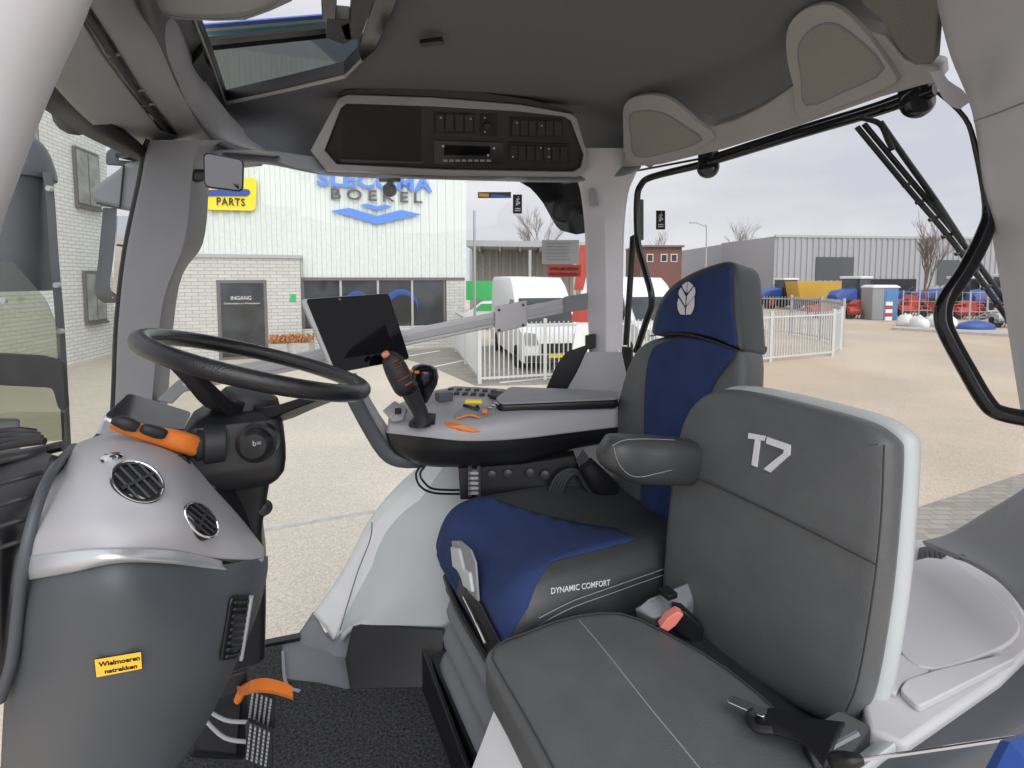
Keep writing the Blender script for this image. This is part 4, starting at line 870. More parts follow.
t = thing('windshield_reflection', P(30, 380, 1.9), 'translucent pane with dark band built for the windshield reflection in front of the exhaust stack', 'reflection')  # windshield reflection, built as a solid pane and band
quad('reflection_pane', [P(-40, 255, 2.0), P(12, 262, 2.0), (P(45, 300, 2.0)), P(58, 330, 2.0), P(66, 440, 2.0), P(-40, 448, 2.0)], .006, 'milky', t, smooth=False)
MB().prism(rounded([P(-30, 352, 1.98), P(40, 356, 1.98), P(62, 362, 1.98), P(66, 410, 1.98), P(58, 410, 1.98), P(52, 388, 1.98), P(-30, 384, 1.98)], .02), (0, .02, 0)).out('reflection_band', 'rubber', t, bevel=.004)
MB().lathe(P(5, 300, 1.97), (0, -1, 0), [(.012, 0), (.012, .01), (0, .01)], 12).out('bolt', 'steel', t)
fin(loft('hood_corner', [[P(a, b+dy, Y) for a in (-40, 0, 14, 20)] + [P(20, 470, Y), P(-40, 470, Y)] for Y, b, dy in ((1.9, 425, 0), (2.1, 418, 0))], 'dash_low', k=1, bevel=.01), 'dark grey corner of the hood below the exhaust stack', 'hood')
# ================================================================= DASH
t = thing('dash_console', P(120, 768, .70), 'rounded two tone grey dashboard console under the steering wheel', 'dashboard')
uc = net('upper_cover', mP([
 [(10, 500, .95), (70, 470, .98), (130, 455, 1.02), (180, 465, 1.05), (225, 500, 1.05), (258, 545, 1.0)],
 [(30, 478, .80), (78, 443, .82), (130, 432, .86), (178, 448, .88), (215, 482, .90), (262, 545, .92)],
 [(42, 500, .66), (84, 470, .66), (132, 462, .68), (178, 476, .72), (216, 508, .78), (264, 550, .86)],
 [(30, 532, .60), (80, 520, .58), (130, 515, .60), (180, 520, .64), (220, 535, .72), (264, 555, .82)],
 [(18, 560, .59), (70, 553, .565), (120, 549, .57), (170, 551, .62), (215, 558, .70), (264, 560, .80)]]), 'plastic_l', t, k=7, thick=.015)
net('silver_strip', mP([[(18, 557, .592), (70, 551, .56), (120, 548, .566), (170, 550, .617), (200, 555, .67), (222, 561, .71)],
 [(18, 572, .588), (70, 564, .552), (120, 558, .558), (170, 560, .61), (202, 563, .667), (224, 566, .71)],
 [(18, 582, .59), (70, 573, .56), (120, 563, .564), (170, 564, .614), (205, 568, .675), (229, 570, .715)]]), 'silver', t, k=5, thick=.006)
lcv = net('lower_cover', mP([
 [(18, 578, .60), (70, 570, .566), (120, 561, .572), (170, 562, .62), (215, 565, .695), (250, 560, .76), (268, 556, .83)],
 [(20, 600, .59), (70, 596, .555), (120, 592, .56), (170, 592, .61), (215, 592, .68), (248, 588, .745), (267, 575, .82)],
 [(14, 640, .59), (70, 640, .555), (120, 640, .56), (170, 640, .605), (212, 640, .67), (240, 632, .735), (257, 615, .80)],
 [(5, 690, .60), (70, 700, .565), (120, 700, .57), (165, 700, .61), (202, 690, .67), (225, 676, .725), (238, 660, .78)],
 [(0, 780, .62), (60, 790, .59), (110, 790, .60), (150, 785, .64), (180, 765, .70), (200, 735, .75), (215, 708, .79)]]), 'dash_low', t, k=6, thick=.015)
# black side grille at the left edge
gr = net('side_grille_bezel', mP([[(-40, 470, .72), (0, 460, .74), (40, 452, .72), (52, 456, .70)], [(-40, 540, .61), (-5, 530, .62), (18, 520, .64), (36, 505, .66)], [(-40, 610, .59), (-5, 610, .59), (10, 605, .60), (22, 600, .60)], [(-40, 690, .60), (-8, 690, .60), (4, 680, .60), (14, 655, .60)]]), 'black', t, k=5, thick=.02)
for k in range(9):
    x0 = -30+k*0; y = 452+k*9
    MB().tube([P(-30, y+16+k*14, .60), P(2+max(0, 22-k*3), y+4+k*13, .615), P(44-k*3.6, y-2+k*13.5, .645-.004*k)], .0035, 8).out('grille_slat', 'rubber', gr)
MB().tube([P(-20, 463, .73), P(10, 456, .735), P(40, 451, .73), P(62, 446, .74)], .008, 8).out('demister_slat', 'black', gr)
for k in range(4): MB().tube([P(-20, 452-k*6, .78+.03*k), P(15, 445-k*5, .79+.03*k), P(45-k*3, 441-k*3, .80+.03*k)], .006, 8).out('demister_slat', 'black', gr)
# dark rim line between grille and cover
MB().tube([P(74, 447, .80), P(52, 472, .665), P(36, 510, .605), P(24, 560, .58), P(18, 610, .578), P(12, 660, .58), P(0, 700, .59)], .0065, 10).out('grille_edge', 'dash_low', gr)
# round vents
def vent(c, nrm, uax, a_, b_, nm, par):
    nrm = Vector(nrm).normalized(); u = (Vector(uax)-nrm*Vector(uax).dot(nrm)).normalized(); w = nrm.cross(u); c = Vector(c)
    e = lambda s, h: [c+u*math.cos(q)*a_*s+w*math.sin(q)*b_*s+nrm*h for q in [k*math.pi/16 for k in range(32)]]
    v = loft(nm, [e(1.0, -.012), e(1.03, .0), e(.98, .002), e(.86, .001), e(.84, -.004)], 'black', par, k=1)
    MB().tube(e(1.0, .0015), .0014, 6, closed=True, sm=1).out('chrome_ring', 'chrome', v)
    MB().prism(e(.9, -.002), -nrm*.004).out('vent_core', 'dark', v, smooth=False)
    for k in (-.6, -.2, .2, .6):
        h_ = math.sqrt(1-k*k)*.86
        MB().box(c+w*b_*k+nrm*.0, a_*2*h_, b_*.10, .006, u, (w+nrm*.6).normalized(), nrm)  .out('vent_blade', 'rubber', v, smooth=False)
    MB().box(c+nrm*.001, a_*.12, b_*1.7, .005, u, w, nrm)  .out('vent_blade', 'rubber', v, smooth=False)
    return v
def netn(a, b, c_): 
    n = (b-a).cross(c_-a).normalized(); return n if n.dot(EYE-a) > 0 else -n
for (x, y, xa, ya, xb, yb, A_, B_) in ((137, 484, 118, 468, 158, 500, 27, 15), (198, 522, 184, 506, 212, 539, 22, 12)):
    c, n_ = hit(uc, x, y); d_ = hit(uc, xb, yb)[0]-hit(uc, xa, ya)[0]
    n_ = (n_+(EYE-c).normalized()*.45).normalized(); vent(c+n_*.005, n_, d_, A_*c.y/FPX*1.02, B_*c.y/FPX*1.25, 'round_vent', t)
c, n_ = hit(uc, 112, 459); ck = MB().lathe(c, n_, [(.013, 0), (.013, .004), (.009, .007), (0, .007)], 18).out('key_cap', 'chrome', t)
# rectangular vent on the lower right
vq = [hit(lcv, a, b)[0] for a, b in ((228, 594), (250, 593), (240, 655), (217, 659))]; vn0 = netn(*vq[:3]); vq = [p+vn0*.002 for p in vq]
v = MB().prism(rounded(vq, .012), netn(*vq[:3])*.006).out('knee_vent', 'black', t, bevel=.002)
vn = netn(*vq[:3])
for k in range(9):
    s_ = (k+.8)/9.6; a = vq[0].lerp(vq[3], s_); b = vq[1].lerp(vq[2], s_); MB().tube([a.lerp(b, .14)+vn*.008, a.lerp(b, .72)+vn*.008], .0022, 6, sm=1)  .out('vent_blade', 'rubber', v)
MB().tube([vq[1].lerp(vq[0], .2)+vn*.009, vq[2].lerp(vq[3], .2)+vn*.009], .0035, 8, sm=1).out('vent_slider', 'silver', v)
# yellow sticker
s0, sN = hit(lcv, 119, 664); sq = [PL(a, b, s0+sN*.0008, sN) for a, b in ((94, 659), (142, 651), (143, 668), (96, 677))]
s_ = MB().prism(sq, sN*.0008).out('dash_sticker', 'ink', smooth=False); fin(s_, 'yellow wheel nut reminder sticker on the dark lower dashboard', 'sticker')
cc = sum(sq, Vector())/4; MB().prism([cc+(p-cc)*.965+sN*.0008 for p in sq], sN*.0004).out('yellow_field', 'yellow', s_, smooth=False)
su_ = (sq[1]-sq[0]).normalized(); sv_ = (sq[0]-sq[3]).normalized()
for s0, f0 in (('Wielmoeren', .56), ('natrekken', .14)):
    a = sq[3].lerp(sq[0], f0)+su_*.004+sN*.0012; text('lettering', s0, a if s0[0] == 'W' else a+su_*.005, su_, sv_, .0066 if s0[0] == 'W' else .0052+.0008, 'ink', s_, width=(sq[1]-sq[0]).length*(.86 if s0[0] == 'W' else .68), th=.0004, bold=.03)
# ================================================================= STEERING
wc = Vector((-.493, .973, 1.030)); wn = Vector((.272, .156, .95)).normalized(); wu = wn.cross(Vector((0, 1, 0))).normalized(); wv = wn.cross(wu)
def WR(a, r=.2, h=0): return wc+(wu*math.cos(a)+wv*math.sin(a))*r+wn*h
def wang(d): d = Vector(d); return math.atan2(d.dot(wv), d.dot(wu))
t = thing('steering_wheel', wc-wn*.08, 'black leather steering wheel with stitched rim', 'steering wheel')
MB().tube([WR(k*math.pi/24) for k in range(48)], .0165, 16, closed=True, sm=1).out('rim', 'leather_sw', t)
MB().tube([WR(k*math.pi/24, .183, .002) for k in range(48)], .0035, 6, closed=True, sm=1).out('rim_seam', 'thread' if 0 else 'dthread', t)
for k in range(46):
    a = wang((.3, .9, 0))+(k-23)*.028
    MB().tube([WR(a-.006, .186, .010), WR(a+.006, .1815, -.004)], .0016, 5, sm=1).out('rim_stitch', 'thread' if 0 else 'letter', t)
for d in ((-.33, -.95, 0), (.95, -.30, 0)):
    a = wang(d); wd2 = .026
    rings = []
    for r_, h_, w2, t2 in ((.02, -.085, .034, .02), (.07, -.078, .032, .014), (.13, -.040, .028, .010), (.180, -.008, .026, .008), (.197, 0, .024, .007)):
        tan = -wu*math.sin(a)+wv*math.cos(a); c = WR(a, r_, h_); rings.append([c+tan*w2+wn*t2, c-tan*w2+wn*t2, c-tan*w2-wn*t2, c+tan*w2-wn*t2])
    loft('spoke', rings, 'black', t, k=3, bevel=.004)
MB().lathe(wc-wn*.115, wn, [(.05, 0), (.056, .01), (.056, .045), (.048, .058), (.02, .062), (0, .062)], 24).out('hub', 'rubber', t)
t = thing('steering_column', P(225, 560, .98), 'black steering column with horn button and boot', 'steering column')
cx = P(232, 452, .93)
def colbox(name, ps, m_, **k): return loft(name, ps, m_, t, **k)
def rrect(px, py, Y, w, d, z_ang=0):
    c = P(px, py, Y); return rounded([c+F*a*d/2+R*b*w/2 for a, b in ((-1, -1), (1, -1), (1, 1), (-1, 1))], .02, 3)
loft('column_head', [rrect(236, 407, .94, .10, .10), rrect(236, 414, .94, .15, .15), rrect(236, 440, .94, .165, .17), rrect(236, 466, .93, .16, .165), rrect(236, 478, .93, .13, .13)], 'black', t, k=2)
loft('column_trunk', [rrect(234, 470, .94, .13, .13), rrect(232, 500, .94, .12, .12), rrect(228, 530, .94, .13, .12), rrect(230, 575, .96, .16, .13), rrect(228, 640, 1.0, .2, .14)], 'black', t, k=3)
loft('lower_shroud', [[P(*q) for q in ((185, 462, .84), (210, 460, .85), (262, 520, .93), (268, 570, .98), (262, 585, 1.02), (200, 520, 1.0))], [P(*q) for q in ((200, 490, .84), (215, 500, .84), (255, 545, .90), (262, 585, .95), (258, 600, 1.0), (205, 550, 1.0))]], 'black', t, k=1, bevel=.006)
hb = MB().lathe(P(257, 443, .84), (.25, -1, .1), [(.033, -.02), (.033, .004), (.028, .008), (.026, .02), (.020, .026), (0, .027)], 24).out('horn_button', 'black', t)
text('horn_symbol', 'b=', P(253, 446, .805), (1, .2, 0), (0, -.05, 1), .009, 'plastic_l', hb, th=.0005)
MB().lathe(P(205, 444, .86), (-.8, -.5, .05), [(.036, -.03), (.036, 0), (.028, .004), (.030, .012), (.022, .016), (.024, .024), (.018, .028), (0, .028)], 20).out('stalk_boot', 'rubber', t)
MB().lathe(P(261, 508, .93), (.7, -.6, .3), [(.016, -.03), (.018, 0), (.014, .02), (0, .022)], 16).out('tilt_knob', 'black', t)
MB().tube([P(150, 455, .80), P(165, 460, .80), P(183, 458, .81), P(188, 470, .82), P(184, 488, .83), P(170, 492, .84)], .0045, 8).out('cable', 'black', t)
# orange shuttle lever
t = thing('shuttle_lever', P(186, 444, .82), 'orange and black shuttle lever left of the steering column', 'lever')
def bar(name, pts, m_, par, fl=1.0, seg=14, **k):
    rings = []
    P_ = [Vector(p[0]) for p in pts]
    for i, (p, w_, h_) in enumerate(pts):
        tt = (P_[min(i+1, len(P_)-1)]-P_[max(i-1, 0)]).normalized(); s = tt.cross(Z).normalized(); q = s.cross(tt)
        rings.append([Vector(p)+s*math.copysign(abs(math.cos(a))**.7, math.cos(a))*w_+q*math.copysign(abs(math.sin(a))**.7, math.sin(a))*h_ for a in [j*2*math.pi/seg for j in range(seg)]])
    return loft(name, rings, m_, par, k=3, **k)
bar('lever_body', [(P(194, 446, .84), .015, .017), (P(182, 442, .82), .016, .017), (P(164, 437, .80), .015, .0145), (P(144, 432, .785), .0145, .012), (P(122, 427, .77), .013, .009), (P(110, 424, .76), .005, .004)], 'orange', t)
bar('lever_grip', [(P(166, 435, .788), .005, .006), (P(160, 433, .783), .011, .009), (P(146, 429, .770), .011, .008), (P(141, 428, .766), .006, .005)], 'rubber', t)
bar('lever_tip', [(P(136, 427, .768), .011, .008), (P(128, 424, .760), .012, .010), (P(118, 421, .753), .010, .008), (P(111, 421, .748), .004, .004)], 'rubber', t)
# instrument display behind the lever
t = thing('instrument_display', P(150, 435, .88), 'small instrument display with dark glass and silver edge behind the orange lever', 'display')
dq = [P(101, 417, .86), P(127, 393, .99), P(193, 413, 1.02), P(184, 432, .90)]
dq[3] = PL(184, 432, dq[0], netn(*dq[:3])); dN = netn(*dq[:3]); dN = dN if dN.z > 0 else -dN
MB().prism(rounded(dq, .015), -dN*.035).out('display_case', 'silver', t, bevel=.006)
cc = sum(dq, Vector())/4; ins = [cc+(p-cc)*.95+dN*.001 for p in dq]
MB().prism(rounded(ins, .012), dN*.001).out('display_glass', 'gloss', t, smooth=False)
MB().prism([cc+(p-cc)*1.02-dN*.036 for p in dq], -dN*.03).out('display_base', 'rubber', t, bevel=.008)
# ================================================================= PEDALS
t = thing('brake_pedals', C(1.2, .18, .02), 'two black ribbed brake pedals on silver edged arms', 'pedals')
for k, (q) in enumerate((((247, 695), (250, 690), (274, 699), (275, 730), (270, 729), (248, 715)), ((245, 728), (248, 722), (272, 732), (273, 768), (268, 768), (246, 748)))):
    Y = 1.02-.03*k; pts = [P(a, b, Y+(.02 if a > 265 else 0)) for a, b in q]; n_ = netn(pts[0], pts[2], pts[4])
    pd = MB().prism(pts, -n_*.012).out('pedal_pad', 'rubber', t, bevel=.002)
    c_ = sum(pts, Vector())/len(pts); e1 = (pts[2]-pts[1]); e2 = (pts[5]-pts[0]); m_ = MB()
    for i in range(5):
        for j in range(9):
            o_ = pts[1]+e1*(.12+i*.19)+(pts[4]-pts[2])*(.06+j*.108)*.98; m_.box(o_+n_*.002, .0052, .0052, .005, e1.normalized(), (pts[4]-pts[2]).normalized(), n_)
    m_.out('tread', 'plastic_m' if 0 else 'alu', pd, smooth=False)
MB().tube([P(200, 705, 1.06), P(225, 720, 1.05), P(250, 722, 1.04)], .004, 8).out('pedal_arm', 'steel', t)
MB().tube([P(205, 720, 1.05), P(225, 738, 1.03), P(250, 742, 1.01)], .004, 8).out('pedal_arm', 'steel', t)
loft('pedal_box', [[P(*q) for q in ((185, 700, 1.15), (245, 660, 1.2), (250, 690, 1.2), (245, 760, 1.15), (190, 758, 1.1))], [P(*q) for q in ((190, 705, 1.07), (240, 668, 1.12), (243, 695, 1.12), (238, 757, 1.09), (195, 752, 1.05))]], 'black', t, k=1, bevel=.006)
t = thing('pedal_latch', P(250, 690, 1.05), 'orange pedal lock lever above the brake pedals', 'pedal latch')
loft('latch_plate', [[P(a, b, 1.02), P(a+1, b+dy, 1.0), P(a+1, b+dy+3, 1.01), P(a, b+3, 1.03)] for a, b, dy in ((237, 686, 6), (246, 686, 6), (252, 680, 10), (266, 678, 12), (280, 681, 12), (292, 686, 11))], 'orange', t, k=3)
bar('latch_stem', [(P(238, 700, 1.04), .008, .008), (P(243, 690, 1.03), .008, .01), (P(250, 686, 1.02), .01, .008)], 'orange', t)
MB().box(P(232, 676, 1.06), .06, .06, .05, F, R).out('latch_pad', 'rubber', t, bevel=.006)
# floor mat
mt = MB().prism([PZ(100, 900, .0), PZ(205, 664, .0), PZ(282, 648, 0), PZ(287, 682, 0), PZ(320, 686, 0), PZ(345, 692, 0), PZ(425, 690, 0), PZ(452, 770, 0), PZ(480, 900, 0)], (0, 0, .012)).out('floor_mat', 'carpet', smooth=False, bevel=.003)
fin(mt, 'black speckled loop carpet mat on the cab floor', 'floor mat')
# ================================================================= RIGHT FENDER
t = thing('fender_trim', PZ(345, 690, .0), 'pale grey moulded fender trim between the floor and the right armrest console', 'fender trim')
net('fender_panel', mP([
 [(436, 455, 1.80), (404, 482, 1.76), (372, 520, 1.70), (345, 572, 1.66), (316, 610, 1.63)],
 [(452, 460, 1.70), (430, 498, 1.64), (397, 540, 1.60), (362, 590, 1.57), (337, 640, 1.545)],
 [(500, 455, 1.66), (480, 498, 1.58), (455, 545, 1.53), (410, 595, 1.50), (352, 628, 1.50)],
 [(560, 455, 1.66), (550, 500, 1.58), (530, 550, 1.53), (480, 600, 1.48), (445, 628, 1.46)]]), 'plastic_w', t, k=7, thick=.015)
net('side_panel', mP([
 [(434, 456, 1.785), (402, 481, 1.75), (370, 519, 1.69), (343, 570, 1.65), (313, 614, 1.62)],
 [(440, 460, 1.74), (410, 490, 1.70), (378, 530, 1.65), (350, 585, 1.60), (325, 628, 1.58)],
 [(446, 464, 1.70), (420, 500, 1.655), (386, 545, 1.615), (357, 592, 1.57), (333, 640, 1.55)]]), 'white', t, k=6, thick=.012)
MB().tube([P(372, 522, 1.62), P(370, 540, 1.61), P(357, 574, 1.59), P(340, 630, 1.54)], .0022, 6).out('panel_gap', 'plastic_m', t)
net('kick_plate', mP([[(313, 612, 1.63), (332, 640, 1.56), (352, 630, 1.53), (448, 630, 1.52)], [(298, 634, 1.60), (320, 662, 1.50), (352, 660, 1.50), (446, 660, 1.50)], [(281, 654, 1.58), (287, 690, 1.385), (345, 694, 1.38), (440, 692, 1.40)]]), 'plastic_m', t, k=6, thick=.01)
MB().prism([P(*q) for q in ((352, 628, 1.495), (360, 625, 1.495), (444, 630, 1.44), (442, 689, 1.375), (350, 690, 1.37), (345, 660, 1.41))], (0, .01, 0)).out('recess_lining', 'black', t, bevel=.004)
struct(MB().tube([PZ(283, 652, .01), PZ(286, 684, .01), PZ(300, 692, .01)], .006, 6).out('trim_floor_edge', 'plastic'))
# ================================================================= GRAB BAR ON THE RIGHT DOOR
t = thing('door_grab_bar', SD(590, 300, .06), 'long grey aluminium grab bar across the right door', 'grab bar')
def gb(px, py, o): return SD(px, py, o)
def flatbar(name, ps, m_, hw, th_, par, **k):
    rings = [[gb(a, b, th_)+Z*hw, gb(a, b, th_)-Z*hw, gb(a, b, th_-.02)-Z*hw, gb(a, b, th_-.02)+Z*hw] for a, b in ps]
    return loft(name, rings, m_, par, k=1, smooth=False, bevel=.003)
flatbar('bar', [(190, 381), (300, 361), (404, 338), (586, 301)], 'alu', .027, .06, t)
flatbar('bar_channel', [(190, 382), (300, 362), (404, 339), (586, 302)], 'steel', .012, .063, t)
flatbar('clamp_plate', [(495, 320), (527, 313)], 'alu', .046, .075, t)
for a, b in ((499, 310), (523, 305), (499, 330), (523, 325)): MB().lathe(gb(a, b, .075), sn, [(.005, 0), (.005, .004), (0, .004)], 8).out('clamp_bolt', 'letter', t)
flatbar('end_bracket', [(564, 305), (588, 301)], 'plastic_m', .030, .068, t)
loft('lower_bracket', [[P(*q, Y) for q in ((156, 400), (178, 380), (208, 374), (210, 386), (184, 392), (172, 404))] for Y in (1.44, 1.41)], 'plastic_m', t, k=1, bevel=.004)
for a, b in ((186, 384), (196, 381)): MB().lathe(P(a, b, 1.41), (0, -1, 0), [(.006, 0), (.006, .004), (0, .004)], 10).out('bracket_bolt', 'alu', t)
fin(MB().prism([P(586, 336, 1.86), P(596, 334, 1.86), P(596, 348, 1.86), P(586, 350, 1.86)], (0, .03, 0)).out('door_latch', 'black', bevel=.004), 'small black door latch below the grab bar end', 'latch')
# ================================================================= MONITOR
t = thing('touch_monitor', P(400, 462, 1.52), 'large black touch monitor on a bent grey arm beside the armrest console', 'monitor')
mq = [P(300, 299, 1.40), P(389, 293, 1.52), P(410, 359, 1.52), P(333, 374, 1.40)]; mN = netn(*mq[:3])
MB().prism(rounded(mq, .012), -mN*.026).out('monitor_case', 'steel', t, bevel=.003)
mq = [mq[0].lerp(mq[1], .05), mq[1], mq[2], mq[3].lerp(mq[2], .03)]; cc = sum(mq, Vector())/4
MB().prism(rounded([cc+(p-cc)*.985+mN*.0005 for p in mq], .010), mN*.0015).out('monitor_glass', 'screen', t, smooth=False)
lg = P(338, 301.5, 1.43); text('monitor_mark', 'V', lg+mN*.02, (mq[1]-mq[0]), (mq[0]-mq[3]), .007, 'plastic_l', t, th=.0004)
bar('monitor_arm', [(P(345, 380, 1.47), .012, .022), (P(365, 420, 1.50), .012, .022), (P(385, 452, 1.52), .012, .022), (P(400, 461, 1.53), .012, .020), (P(425, 462, 1.55), .012, .018)], 'dash_low', t)
bar('arm_back', [(P(350, 376, 1.50), .008, .02), (P(374, 418, 1.53), .008, .02), (P(395, 447, 1.55), .008, .02)], 'plastic', t)
# ================================================================= ARMREST CONSOLE
t = thing('armrest_console', P(500, 466, 1.6), 'right armrest console with keypad and tray, light grey top and dark underside', 'armrest console')
topnet = [
 [(398, 404, 1.66), (432, 391, 1.70), (470, 387, 1.73), (520, 391, 1.75), (565, 394, 1.77), (618, 398, 1.80)],
 [(390, 412, 1.58), (430, 404, 1.60), (470, 401, 1.62), (520, 401, 1.64), (565, 402, 1.67), (618, 404, 1.70)],
 [(388, 423, 1.51), (428, 424, 1.47), (470, 423, 1.46), (520, 417, 1.50), (565, 412, 1.56), (618, 408, 1.62)],
 [(386, 433, 1.50), (425, 437, 1.445), (467, 441, 1.435), (518, 439, 1.47), (568, 433, 1.53), (618, 427, 1.59)]]
ct = net('console_top', mP(topnet), 'plastic_l', t, k=7, thick=.012)
net('console_underside', mP([[(385, 432, 1.505), (425, 436, 1.45), (467, 440, 1.44), (518, 438, 1.475), (568, 432, 1.535), (618, 426, 1.595)],
 [(390, 446, 1.51), (422, 453, 1.46), (467, 455, 1.45), (518, 453, 1.48), (568, 443, 1.545), (618, 434, 1.60)],
 [(400, 457, 1.54), (425, 466, 1.50), (467, 467, 1.49), (518, 464, 1.51), (568, 451, 1.58), (618, 441, 1.64)],
 [(410, 452, 1.66), (430, 455, 1.66), (467, 455, 1.66), (518, 452, 1.68), (568, 440, 1.72), (618, 430, 1.76)]]), 'black', t, k=6, thick=.012)
pr = lambda *q: [P(*a) for a in q]
pdn = [pr((497, 408, 1.56), (512, 396, 1.66), (618, 399, 1.74), (618, 409, 1.60), (500, 416, 1.52))]
pp = rounded(pr((495, 404, 1.56), (510, 392, 1.68), (618, 396, 1.76), (618, 404, 1.60), (500, 409, 1.53)), .02)
pp = [p+Z*.014 for p in pp]; ap_ = pillow('arm_pad', pp, Z, .030, .010, .0, 'black', t)
pillow('pad_top', [p+Z*.006 for p in pp], Z, .008, .006, .005, 'plastic', ap_)  # reflection on the pad top is put into its paler colour
# keypad
kn = netn(P(440, 392, 1.70), P(520, 391, 1.75), P(470, 401, 1.62))
kp = MB().prism(rounded(pr((444, 395, 1.69), (452, 388, 1.715), (506, 391, 1.725), (500, 400, 1.655), (446, 399, 1.64)), .01), kn*.008).out('keypad', 'plastic', t, bevel=.002)
for r_ in range(2):
    for k in range(6):
        x = 451+k*8.5-r_*3; y = 391.5+k*.4+r_*4; MB().box(P(x, y, 1.70-.03*r_)+kn*.009, .019, .024, .008, Vector((1, .2, 0)).normalized(), None, kn).out('key', 'rubber', kp, bevel=.002)
MB().prism(rounded(pr((489, 399, 1.64), (494, 394, 1.68), (507, 395, 1.69), (503, 400.5, 1.63)), .005), kn*.012).out('rocker_switch', 'rubber', t, bevel=.002)
MB().box(P(444, 400, 1.585)+Z*.012, .05, .04, .03, F, R).out('encoder', 'dash_low', t, bevel=.005)
# tray with items
tn = netn(P(430, 424, 1.47), P(470, 401, 1.62), P(520, 417, 1.50))
tr = MB().prism(rounded(pr((452, 418, 1.49), (462, 408, 1.55), (496, 406, 1.58), (496, 416, 1.50), (480, 421, 1.475)), .015), tn*.004).out('tray', 'plastic', t, bevel=.002)
MB().tube(pr((456, 419, 1.47), (470, 415, 1.475), (480, 418, 1.47)), .003, 6).out('tray_edge', 'orange', t)
def onct(l, h): return [hit(ct, a, b)[0]+hit(ct, a, b)[1]*h for a, b in l]
MB().prism(onct([(444, 423), (450, 422.5), (464, 426), (479, 430.5), (480, 432), (474, 432.5), (460, 431), (448, 427)], .001), Vector((0, -.5, 1)).normalized()*.003).out('orange_strip', 'orange', t, smooth=False)
MB().prism(onct([(412, 420), (420, 414), (436, 415), (435, 425), (414, 426)], .001), Z*.004).out('joystick_gate', 'black', t, smooth=False)
k1 = MB().box(P(474, 406, 1.54)+tn*.015, .055, .018, .012, Vector((1, .3, -.1)).normalized()).out('key_ring', 'sign_y', bevel=.004)
fin(k1, 'yellow key tag lying in the console tray', 'key tag')
k2 = MB(); k2.tube([P(464, 409, 1.53)+tn*.012, P(470, 411, 1.52)+tn*.014, P(478, 413, 1.52)+tn*.012, P(477, 409, 1.53)+tn*.012], .005, 8)
fin(k2.out('cable_loop', 'black'), 'small black cord lying beside the yellow key tag', 'cord')
k3 = MB(); k3.box(P(485, 415, 1.50)+tn*.012, .018, .018, .012); fin(k3.out('orange_cap', 'orange', bevel=.004), 'small orange cap in the console tray beside the keys', 'cap')
k4 = MB(); [k4.lathe(P(490+q*3, 412-q*1.5, 1.52)+tn*(.012+.003*q), (.3*q, .5, 1), [(.010, 0), (.010, .003), (.004, .003)], 12) for q in range(3)]
fin(k4.out('keys', 'steel'), 'bunch of metal keys at the front of the arm pad', 'keys')
# joystick
t = thing('joystick', P(422, 422, 1.44), 'grey multi function joystick with orange buttons on the armrest console', 'joystick')
MB().lathe(P(420, 421, 1.46), Z, [(.034, -.012), (.032, 0), (.022, .006), (.018, .012), (0, .012)], 20).out('joystick_boot', 'black', t)
bar('joystick_stem', [(P(423, 424, 1.45), .024, .022), (P(420, 412, 1.45), .026, .022), (P(414, 400, 1.44), .030, .022), (P(409, 390, 1.43), .034, .024)], 'rubber', t)
bar('joystick_head', [(P(407, 393, 1.43), .026, .020), (P(404, 387, 1.43), .040, .030), (P(400, 378, 1.425), .040, .032), (P(395, 367, 1.42), .034, .032), (P(390, 358, 1.415), .024, .024), (P(387, 353, 1.41), .010, .010)], 'rubber', t)
bt = [o for o in t.children if o.name.startswith('joystick_head')][0]
for a, b in ((395, 362), (398, 367), (402, 372), (405, 377), (408, 383), (400, 363), (404, 369), (401, 379)): q_, n_ = hit(bt, a, b); MB().box(q_+n_*.007, .018, .018, .014, (P(407, 390, 1.43)-P(390, 358, 1.43)).normalized().cross(n_), None, n_).out('button', 'orange', t, bevel=.002)
MB().lathe(P(386, 355, 1.385), (-.3, -.6, .7), [(.011, 0), (.011, .006), (0, .008)], 12).out('thumb_button', 'pink', t)
t = thing('control_knob', P(424, 400, 1.55), 'rounded black control knob with orange symbols behind the joystick', 'control knob')
MB().lathe(P(422, 392, 1.54), (.15, -.1, 1), [(.022, -.03), (.032, 0), (.044, .03), (.046, .055), (.038, .078), (.018, .088), (0, .09)], 24).out('knob_body', 'gloss', t)
for a, b in ((411, 371), (417, 372)): MB().box(P(a, b, 1.488), .013, .004, .008, Vector((1, .1, 0)), None, Z).out('knob_symbol', 'orange', t, smooth=False)
fin(MB().prism(rounded(pr((384, 412, 1.53), (396, 402, 1.56), (408, 410, 1.53), (404, 421, 1.50), (394, 423, 1.495)), .006), (0, -.02, .01)).out('side_switch', 'plastic_l', bevel=.003), 'grey switch block at the nose of the armrest console', 'switch')
fin(MB().box(P(398, 411, 1.49), .018, .01, .018).out('rocker', 'ink', bevel=.003), 'tiny black rocker on the grey switch block', 'switch')
